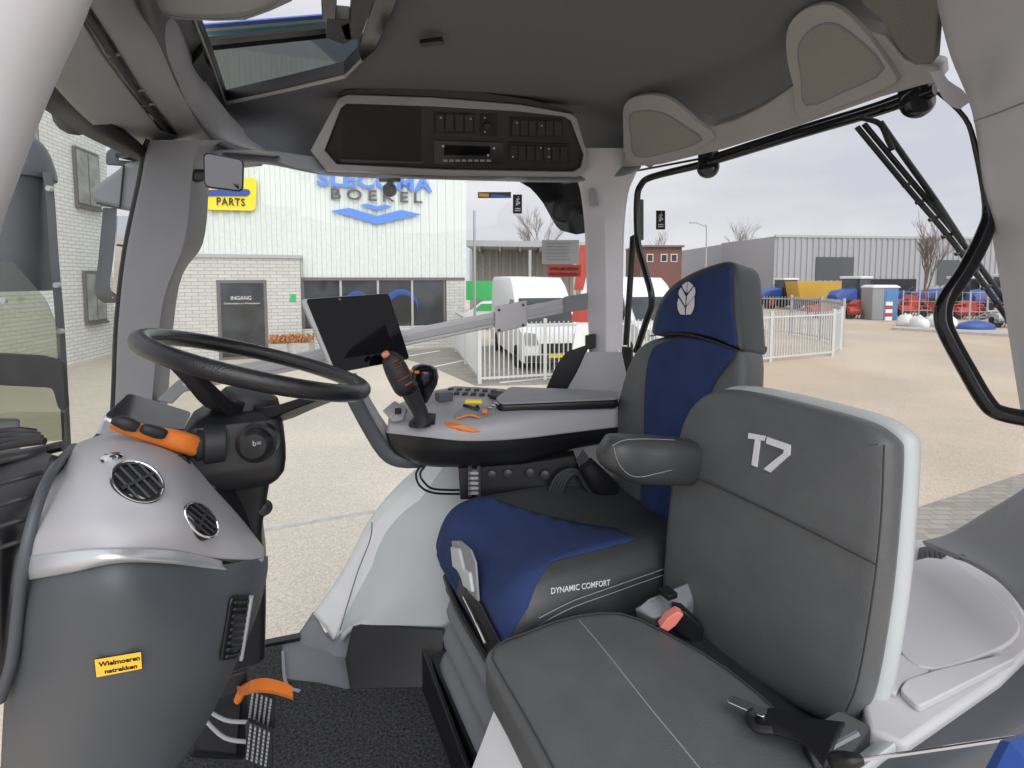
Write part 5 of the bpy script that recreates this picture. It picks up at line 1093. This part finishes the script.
# console underside mechanics + cables
t = thing('console_bracket', P(500, 494, 1.6), 'black pivot bracket and mechanics under the armrest console', 'bracket')
MB().prism(pr((458, 467, 1.49), (520, 464, 1.49), (575, 455, 1.52), (590, 498, 1.50), (460, 500, 1.47)), (0, .05, 0)).out('bracket_plate', 'black', t, bevel=.004)
for a, b in ((492, 474), (508, 473), (530, 472), (545, 474)): MB().lathe(P(a, b, 1.485), (0, -1, 0), [(.014, 0), (.014, .01), (.006, .014), (0, .014)], 14).out('bolt', 'letter', t)
for k in range(5): MB().box(P(474, 472+k*5, 1.465), .03, .02, .008).out('ladder_rung', 'steel', t, smooth=False)
for a in (470, 479): MB().tube([P(a, 466, 1.46), P(a, 496, 1.46)], .006, 6, sm=1).out('ladder_side', 'letter', t)
for k in range(5):
    MB().tube([P(548+k*3, 496, 1.46), P(556+k*3, 478, 1.47), P(570+k*2, 470+k, 1.48), P(584, 476+k*2, 1.48), P(592, 494, 1.48)], .008, 8).out('hose', 'rubber', t)
t = thing('cable_loop', P(430, 490, 1.5), 'two thin black cables looping under the armrest console', 'cable')
for d in (0, 4): MB().tube([P(421+d, 466, 1.5), P(416+d, 474, 1.5), P(420+d, 486-d, 1.5), P(434, 493-d, 1.52), P(462, 494-d, 1.56)], .0035, 8).out('cable', 'black', t)
t = thing('belt_retractor', C(.30, .36, .62), 'black seat belt anchor standing between driver seat and console', 'seat belt anchor')
bar('anchor_body', [(P(610, 492, 1.50), .03, .035), (P(596, 478, 1.48), .028, .035), (P(586, 464, 1.47), .018, .025)], 'black', t)
MB().prism(pr((576, 462, 1.48), (583, 450, 1.48), (588, 456, 1.48), (590, 464, 1.48), (582, 468, 1.48)), (0, .008, 0)).out('anchor_clip', 'letter', t, bevel=.001)
# ================================================================= DRIVER SEAT
def split(name, rings, pred, mA, mB, par, nameB, cuts, k=4):
    n = len(rings[0]); cols = [cat4([r[j] for r in rings], k) for j in range(n)]; rings = [[c[i] for c in cols] for i in range(len(cols[0]))]
    rings = [cat4(r, 2, True) for r in rings]; n = len(rings[0]); v = [p for r in rings for p in r]
    f = [[i*n+j, i*n+(j+1) % n, (i+1)*n+(j+1) % n, (i+1)*n+j] for i in range(len(rings)-1) for j in range(n)]+[list(range(n))[::-1], [(len(rings)-1)*n+j for j in range(n)]]
    bm = bmesh.new(); bv = [bm.verts.new(p) for p in v]; [bm.faces.new([bv[i] for i in q]) for q in f]; bmesh.ops.recalc_face_normals(bm, faces=bm.faces)
    for co, no in cuts: bmesh.ops.bisect_plane(bm, geom=bm.verts[:]+bm.edges[:]+bm.faces[:], plane_co=co, plane_no=no)
    bm.verts.index_update(); v = [q.co.copy() for q in bm.verts]; f = [[q.index for q in fc.verts] for fc in bm.faces]; bm.free()
    cen = lambda q: sum((v[i] for i in q), Vector())/len(q)
    for nm, m_, want in ((name, mA, False), (nameB, mB, True)):
        fs = [q for q in f if bool(pred(cen(q))) == want]; used = sorted({i for q in fs for i in q}); mp_ = {i: k_ for k_, i in enumerate(used)}
        me = bpy.data.meshes.new(nm); og = origin_of(par); me.from_pydata([tuple(v[i]-og) for i in used], [], [[mp_[i] for i in q] for q in fs]); me.materials.append(M[m_])
        me.polygons.foreach_set('use_smooth', [True]*len(me.polygons)); o = bpy.data.objects.new(nm, me); SC.collection.objects.link(o); o.parent = par
        if want: sm_ = o.modifiers.new('thick', 'SOLIDIFY'); sm_.thickness = .005; sm_.offset = .2
def loc(q): q = q-O; return q.dot(F), q.dot(R), q.z
ds = thing('suspension_seat', C(.42, .155, .02), 'blue and grey leather driver seat with air suspension in the middle of the cab', 'seat')
rings = []
r0 = .152
for f_, zt_, zb_, hw in ((.06, .50, .42, .19), (.10, .545, .40, .21), (.22, .553, .39, .228), (.36, .556, .38, .235), (.50, .560, .37, .238), (.58, .562, .37, .238), (.645, .555, .375, .236), (.685, .532, .38, .230), (.705, .495, .39, .222), (.71, .455, .40, .215), (.702, .42, .405, .20)):
    q = [(-hw+.03, zb_), (-hw, zb_+.025), (-hw-.012, (zt_+zb_)/2), (-hw, zt_-.03), (-hw+.045, zt_+.008), (-.13, zt_), (-.05, zt_-.010), (.05, zt_-.010), (.13, zt_), (hw-.045, zt_+.008), (hw, zt_-.03), (hw+.012, (zt_+zb_)/2), (hw, zb_+.025), (hw-.03, zb_)]
    rings.append([C(f_, r0+a, z) for a, z in q])
def pin(p):
    f_, r_, z_ = loc(p)
    if f_ > .66: return r_ > -.082 and z_ > .40-(f_-.66)*.2
    return z_ > .5 and f_ > .33 and r_ > -.03-max(0, f_-.57)*.578 and r_ < .02+(f_-.30)*1.15
ln_ = lambda f0, r0_, f1, r1_: (C(f0, r0_, .5), (C(f1, r1_, .5)-C(f0, r0_, .5)).cross(Z).normalized())
split('seat_cushion', rings, pin, 'leather2', 'blue', ds, 'cushion_insert', [(C(.66, 0, 0), F), (C(.33, 0, 0), F), (C(0, -.03, 0), R), (C(0, -.082, 0), R), ln_(.57, -.03, .66, -.082), ln_(.30, .02, .50, .25), (C(.66, 0, .40), (Z+F*.2).normalized())])
for dz in (.0, -.014):
    MB().tube([C(.64, -.094, .50+dz), C(.56, -.097, .515+dz), C(.45, -.098, .518+dz), C(.30, -.098, .520+dz)], .0009, 6).out('seam_stitch', 'plastic', ds)
nR = C(0, -.107, 0); t0_, t1_ = PL(551, 594, nR, R), PL(610, 585, nR, R); text('cushion_lettering', 'DYNAMIC COMFORT', t0_, t1_-t0_, Z, .013, 'embroid', ds, width=(t1_-t0_).length, th=.001, bold=.004)
# backrest
bn = Vector((F.x*.98, F.y*.98, .20)).normalized(); bA = C(.14, .15, .55)
def BK(px, py, o=0): return PL(px, py, bA+bn*o, bn)
def outl(pts, f_, o=0, k=3): return [f_(q[0], q[1], o) for q in cat4([Vector(p) for p in pts], k, True)]
pillow('backrest', outl([(596, 520), (600, 470), (607, 433), (618, 390), (630, 355), (650, 338), (690, 334), (730, 345), (742, 352), (741, 400), (735, 470), (722, 530), (660, 545)], BK), bn, .10, .028, .016, 'leather', ds)
pillow('backrest_insert', outl([(644, 520), (643, 440), (644, 385), (650, 352), (662, 342), (690, 338), (720, 344), (733, 352), (722, 368), (711, 385), (705, 410), (703, 450), (702, 520)], BK, .020), bn, .016, .006, .006, 'blue', ds)
pillow('headrest', outl([(650, 334), (652, 315), (660, 296), (672, 282), (690, 271), (710, 263), (727, 260), (735, 270), (737, 300), (739, 335), (738, 350), (720, 341), (690, 334), (668, 333)], BK, .012), bn, .115, .022, .010, 'leather2', ds)
pillow('headrest_insert', outl([(655, 333), (657, 316), (664, 300), (677, 286), (700, 274), (727, 264), (730, 276), (731, 310), (735, 345), (715, 338), (692, 333), (670, 332)], BK, .022), bn, .012, .005, .006, 'blue', ds)
MB().tube([BK(*q, .022) for q in ((650, 336), (668, 334), (690, 335), (715, 342), (738, 351))], .0022, 6).out('headrest_seam', 'dthread', ds)
# leaf emblem
le = MB(); LX = lambda x, y: BK(665+x/13.96, 270+y/13.96, .0325)
for pts in ([(320, 168), (250, 215), (262, 250), (302, 315)], [(338, 168), (395, 215), (388, 238), (322, 318)], [(235, 250), (205, 300), (203, 345), (222, 385), (288, 495), (292, 370)], [(415, 240), (425, 310), (412, 365), (310, 495), (322, 365)],
            [(200, 395), (184, 480), (195, 560), (225, 620), (280, 628), (280, 525)], [(412, 385), (410, 500), (392, 570), (360, 622), (305, 628), (312, 525)]):
    le.prism([LX(*p) for p in pts], bn*.004)
le.out('leaf_emblem', 'embroid', ds, smooth=False)
# lower seat front, levers, rails
sf = loft('seat_pan', [[C(f_, r_, z) for r_, z in ((-.06, zb), (.36, zb), (.37, zt), (-.07, zt))] for f_, zb, zt in ((.10, .34, .41), (.60, .34, .41), (.675, .36, .41))], 'black', ds, k=1, bevel=.01)
nF = C(.722, 0, 0)
fq = lambda l: [PL(a, b, nF, F) for a, b in l]
MB().prism(fq([(451, 541), (460, 541), (470, 550), (475, 563), (478, 602), (468, 592), (457, 572)]), -F*.006).out('front_cover', 'plastic', ds, bevel=.005)
MB().prism([p+F*.008 for p in fq([(453, 546), (461, 548), (466, 568), (472, 572), (475, 592), (466, 586), (462, 572), (455, 566)])], -F*.010).out('adjust_lever', 'plastic_w', ds, bevel=.004)
MB().prism(fq([(459, 580), (466, 590), (480, 604), (498, 640), (500, 652), (488, 650), (474, 622), (456, 594)]), -F*.006).out('slide_guard', 'black', ds, bevel=.004)
MB().tube([C(.70, .33, .37), C(.71, .20, .355), C(.70, .02, .34)], .010, 8).out('slide_rail', 'black', ds)
MB().tube([*[p+F*.006 for p in fq([(466, 596), (476, 616), (488, 642)])]], .003, 8).out('slide_bar', 'chrome', ds)
MB().box(C(.69, .17, .345), .02, .34, .05, F, R).out('rail_block', 'black', ds, bevel=.005)
# bellows
def rr(f0, f1, r1, r2, z, rad=.05): return rounded([C(f0, r1, z), C(f1, r1, z), C(f1, r2, z), C(f0, r2, z)], rad, 4)
zz = .33; fo = 0
for k in range(4):
    z1 = .325-k*.078; e = [(-.07, .002), (-.035, .0), (-.004, -.008), (.026, -.026), (.040, -.048), (.036, -.062), (.01, -.067), (-.06, -.067)]
    fo = .011*k
    loft('suspension_bellow', [rr(.25, .665+fo+w_, -.01-w_, .345+w_*.5, z1+h_, .07) for w_, h_ in e], 'bellow', ds, k=2)
loft('seat_base', [rr(.2, .73, -.06, .37, .0, .02), rr(.2, .735, -.06, .375, .12, .02)], 'black', ds, k=1)
MB().prism([C(.745, .385, .012), C(.745, -.06, .012), C(.745, -.06, .10), C(.745, .385, .14)], F*.012).out('base_plate', 'black', ds, bevel=.003)
# seat side switch panel
t = thing('seat_side_panel', C(.16, -.13, .5), 'grey side panel with black switch behind the driver seat cushion', 'switch panel')
loft('side_panel', [[P(*q) for q in s] for s in (((634, 608, 1.0), (648, 600, 1.0), (690, 580, 1.05), (694, 600, 1.02), (680, 612, .98), (652, 618, .97)), ((636, 620, 1.02), (650, 616, 1.02), (690, 600, 1.05), (694, 615, 1.02), (680, 625, 1.0), (654, 626, 1.0)))], 'plastic_m', t, k=1, bevel=.005)
MB().box(P(668, 593, .99), .025, .03, .012, F, R).out('switch', 'black', t, bevel=.002)
# driver armrest
arm = bar('armrest', [(P(600, 447, 1.06), .014, .014), (P(603, 449, 1.06), .034, .028), (P(612, 452, 1.06), .046, .038), (P(632, 458, 1.08), .050, .050), (P(660, 460, 1.10), .050, .052), (P(700, 462, 1.14), .045, .050)], 'leather2', ds, seg=20)
MB().tube([P(614, 447, 1.012), P(618, 462, 1.01), P(628, 474, 1.012), (P(640, 477, 1.02)), P(655, 474, 1.03), P(672, 470, 1.05)], .0007, 6).out('armrest_stitch', 'plastic', arm)
MB().tube([P(612, 446, 1.012), P(625, 440, 1.015), P(650, 439, 1.03), P(675, 440, 1.05)], .0007, 6).out('armrest_stitch', 'plastic', arm)
# ================================================================= PASSENGER SEAT
ps = thing('passenger_seat', C(.52, -.33, .02), 'grey leather passenger seat with T7 on the backrest beside the near door', 'seat')
cz = .505
cr_ = [PZ(a, b, cz) for a, b in ((486, 658), (493, 642), (520, 631), (545, 621), (573, 613), (611, 609), (640, 616), (668, 630), (702, 648), (750, 681), (801, 728), (835, 765), (830, 830), (740, 900), (640, 900), (580, 830), (535, 750), (507, 697))]
co = cat4(cr_, 3, True)
pillow('seat_cushion', co, Z, .085, .020, .010, 'leather', ps)
cu_ = [o for o in ps.children if o.name.startswith('seat_cushion')][0]
MB().tube([hit(cu_, a, b)[0]+Z*.0002 for a, b in ((579, 620), (591, 634), (610, 657), (632, 685), (655, 714), (680, 744), (712, 784), (740, 820))], .0012, 6).out('cushion_seam', 'plastic', ps)
inn_ = [c+(sum(co, Vector())/len(co)-c).normalized()*.012+Z*.001 for c in co]
MB().tube(inn_[::2], .0016, 6, closed=True, sm=1).out('cushion_piping', 'dthread', ps)
loft('seat_base', [[C(f_, r_, z) for f_, r_ in ((.36, -.54), (f1, -.55), (f1, r1), (.36, r1-.02))] for z, f1, r1, f_0 in ((.0, .80, -.10, 0), (.2, .765, -.135, 0), (.42, .735, -.15, 0))] if 0 else
     [[C(.36, -.54, z), C(f1, -.55, z), C(f1+.004, (r1-.55)/2, z), C(f1, r1, z), C(f1-.05, r1+.01, z), C(.36, r1, z)] for z, f1, r1 in ((.0, .87, -.08), (.2, .82, -.11), (.42, .755, -.15))], 'white', ps, k=3)
MB().prism([C(.40, -.17, .06), C(.40, -.54, .06), C(.16, -.54, .06), C(.16, -.17, .06)], (0, 0, .40)).out('seat_hinge_box', 'rubber', ps, bevel=.02)
pn = Vector((F.x, F.y, .22)).normalized(); pA = C(.325, -.3, .5)
def PB(px, py, o=0): return PL(px, py, pA+pn*o, pn)
bo_ = [(660, 560), (665, 500), (674, 440), (686, 408), (704, 392), (724, 388), (760, 393), (820, 408), (862, 421), (884, 437), (888, 455), (884, 520), (876, 600), (862, 684), (850, 716), (832, 726), (798, 714), (738, 676), (686, 632), (660, 596)]
pillow('backrest', outl(bo_, PB), pn, .070, .026, .012, 'leather', ps)
# shell behind
cB = PB(780, 550); so_ = [cB+(p-cB)*1.035-pn*.056+Z*.004 for p in outl(bo_, PB)]
pillow('backrest_shell', so_, pn, .050, .022, 0, 'plastic_w', ps)
MB().tube([PB(*q) for q in ((677, 470, .013), (700, 479, .0145), (740, 497, .0155), (780, 516, .0155), (830, 541, .0145), (877, 565, .009))], .0016, 6).out('backrest_seam', 'dthread', ps)
MB().tube([PB(884, 445, .002), PB(881, 520, .003), PB(872, 600, .003), PB(858, 680, .003), PB(846, 712, .002)], .0014, 6).out('edge_seam', 'dthread', ps)
# T7
bk_ = [o for o in ps.children if o.name.startswith('backrest')][0]
def t7(pts, name):
    v = [hit(bk_, a, b)[0]+pn*.0035 for a, b in pts]; MB().prism(v, -pn*.004).out(name, 'embroid', ps, smooth=False)
t7([(749.5, 433), (766, 436), (765, 441), (761, 440.3), (757.5, 467), (752.5, 465), (756, 439.5), (749, 438.6)], 'backrest_letter')
t7([(768, 437), (791, 445), (790.5, 455), (771, 472.5), (764.5, 469), (784.5, 453), (785, 450), (767, 443.5)], 'backrest_digit')
# seat belt at the passenger seat
t = thing('seat_belt', PB(800, 730), 'black seat belt webbing with metal tongue on the passenger seat', 'seat belt')
bz_ = cz+.020
net('webbing', [[PZ(a, b, z) for a, b, z in r] for r in ([(752, 712, bz_+.004), (775, 708, bz_+.012), (800, 716, bz_+.02), (845, 722, bz_+.03)], [(756, 722, bz_+.004), (775, 722, bz_+.014), (800, 730, bz_+.022), (835, 742, bz_+.03)], [(764, 732, bz_+.004), (782, 736, bz_+.010), (805, 745, bz_+.02), (825, 768, bz_+.02)])], 'black', t, k=6, thick=.004)
MB().prism(rounded([PZ(728, 698, bz_+.006), PZ(734, 697, bz_+.006), PZ(768, 711, bz_+.008), PZ(764, 719, bz_+.008), PZ(756, 716, bz_+.008), PZ(727, 703, bz_+.006)], .004), (0, 0, .003)).out('tongue', 'chrome', t, bevel=.001)
MB().tube([PZ(754, 712, bz_+.012), PZ(748, 718, bz_+.010), PZ(756, 728, bz_+.010), PZ(772, 730, bz_+.012)], .006, 8).out('tongue_grip', 'black', t)
MB().prism(rounded([PZ(800, 752, .50), PZ(838, 728, .52), PZ(872, 745, .50), PZ(850, 775, .48), PZ(815, 790, .48)], .01), (0, 0, .03)).out('buckle_box', 'rubber', t, bevel=.006)
MB().tube([PZ(822, 752, .532), PZ(858, 733, .55)], .004, 6, sm=1).out('buckle_slot', 'plastic_m', t)
t = thing('belt_buckle', P(672, 622, .93), 'black seat belt buckle with coral red release between the two seats', 'buckle')
MB().prism(pr((660, 628, .95), (668, 618, .95), (678, 612, .95), (684, 615, .95), (676, 626, .95), (668, 632, .95)), (0, .02, 0)).out('release_button', 'pink', t, bevel=.002)
MB().prism(pr((676, 610, .97), (686, 612, .97), (705, 630, .97), (700, 648, .97), (676, 632, .97)), (0, .03, 0)).out('buckle_body', 'black', t, bevel=.004)
# ================================================================= LEFT REAR SHELF, FENDER, DOOR SILL
def zl(l, z): return [PZ(a, b, z) for a, b in l]
sz = .52
t = thing('rear_shelf', PZ(940, 640, sz), 'light grey rear side shelf with lids behind the passenger seat', 'storage shelf')
MB().prism(zl([(820, 540), (925, 538), (965, 556), (1010, 585), (1040, 640), (1000, 680), (905, 745), (868, 728), (850, 640)], sz), (0, 0, -.12)).out('shelf_body', 'shelf', t, bevel=.008)
MB().prism(zl(cat4([Vector(q) for q in ((915, 564), (947, 564), (966, 573), (1012, 616), (1018, 638), (989, 658), (932, 674), (898, 654), (880, 600))], 3, True), sz), (0, 0, .010)).out('large_lid', 'shelf', t, bevel=.003)
MB().prism(rounded(zl([(936, 676), (1002, 660), (1016, 664), (918, 714), (899, 696), (906, 686)], sz), .01), (0, 0, .012)).out('cup_holder_lid', 'shelf', t, bevel=.003)
MB().prism(rounded(zl([(899, 657), (930, 675), (902, 687), (895, 699), (880, 690)], sz), .006), (0, 0, .008)).out('small_lid', 'shelf', t, bevel=.002)
vv = MB().prism(rounded(zl([(919, 550), (930, 548), (947, 556), (930, 563), (917, 562)], sz), .004), (0, 0, .006)).out('shelf_vent', 'black', t, smooth=False)
for k in range(5): MB().tube(zl([(920+k*5, 551), (922+k*5, 562)], sz+.008), .002, 6, sm=1)  .out('vent_blade', 'rubber', vv)
t = thing('left_fender_trim', P(1000, 560, .95), 'grey curved inner fender trim behind the rear shelf', 'fender trim')
net('fender_panel', mP([[(1100, 430, .92), (1024, 488, .98), (985, 512, 1.03), (950, 533, 1.07), (922, 541, 1.1)], [(1120, 500, .78), (1050, 520, .86), (1010, 535, .92), (968, 545, .99), (935, 546, 1.03)], [(1120, 600, .72), (1055, 590, .78), (1024, 590, .82), (990, 568, .89), (955, 554, .96)], [(1120, 660, .68), (1060, 650, .74), (1030, 618, .80), (1000, 583, .86), (962, 560, .95)]]), 'plastic', t, k=6, thick=.01)
struct(net('trim_sill_left', mPZ([[(1060, 610, .50), (1019, 641, .50), (940, 695, .50), (855, 755, .50), (800, 800, .50)], [(1070, 615, .515), (1024, 650, .515), (950, 702, .515), (872, 760, .515), (815, 810, .515)], [(1080, 625, .49), (1034, 656, .49), (960, 712, .49), (885, 768, .49), (830, 820, .49)]]), 'plastic_w', k=5, thick=.012))
struct(net('trim_door_sill_rubber', mPZ([[(1075, 618, .50), (1028, 650, .50), (955, 702, .50), (878, 760, .50), (820, 815, .50)], [(1090, 640, .505), (1060, 690, .505), (1000, 740, .505), (930, 785, .505), (860, 840, .505)], [(1110, 680, .40), (1080, 740, .40), (1020, 790, .40), (950, 830, .40), (880, 880, .40)]]), 'dash_low', k=5, thick=.012))
fin(quad('outer_fender', [P(985, 790, .47), P(1010, 742, .50), P(1060, 725, .52), P(1060, 800, .45)], .01, 'tblue', smooth=False), 'bright blue outer fender corner at the bottom right of the picture', 'fender')
t = thing('door_strut', P(846, 762, .60), 'thin chrome and black door gas strut at the bottom right', 'gas strut')
MB().tube([P(860, 760, .60), P(940, 748.5, .57), P(1060, 731, .54)], .0022, 8, sm=1).out('strut_rod', 'chrome', t)
bar('strut_end', [(P(830, 765, .61), .006, .006), (P(836, 763, .61), .010, .011), (P(850, 761, .60), .009, .009), (P(862, 759.5, .60), .005, .005)], 'black', t)
# interior mirror
t = thing('interior_mirror', P(208, 175, 1.38), 'small black framed interior mirror on the front right pillar', 'mirror')
mq = [P(203, 152, 1.38), P(244, 160, 1.42), P(243, 192, 1.42), P(204, 187, 1.38)]; mN = netn(*mq[:3])
MB().prism(rounded(mq, .015), -mN*.02).out('mirror_case', 'black', t, bevel=.004)
cc = sum(mq, Vector())/4; MB().prism(rounded([cc+(p-cc)*.93+mN*.0005 for p in mq], .013), mN*.001).out('mirror_glass', 'mirror_d', t, smooth=False)
bar('mirror_mount', [(P(196, 176, 1.42), .012, .018), (P(202, 175, 1.41), .010, .016), (P(210, 174, 1.40), .008, .012)], 'black', t)
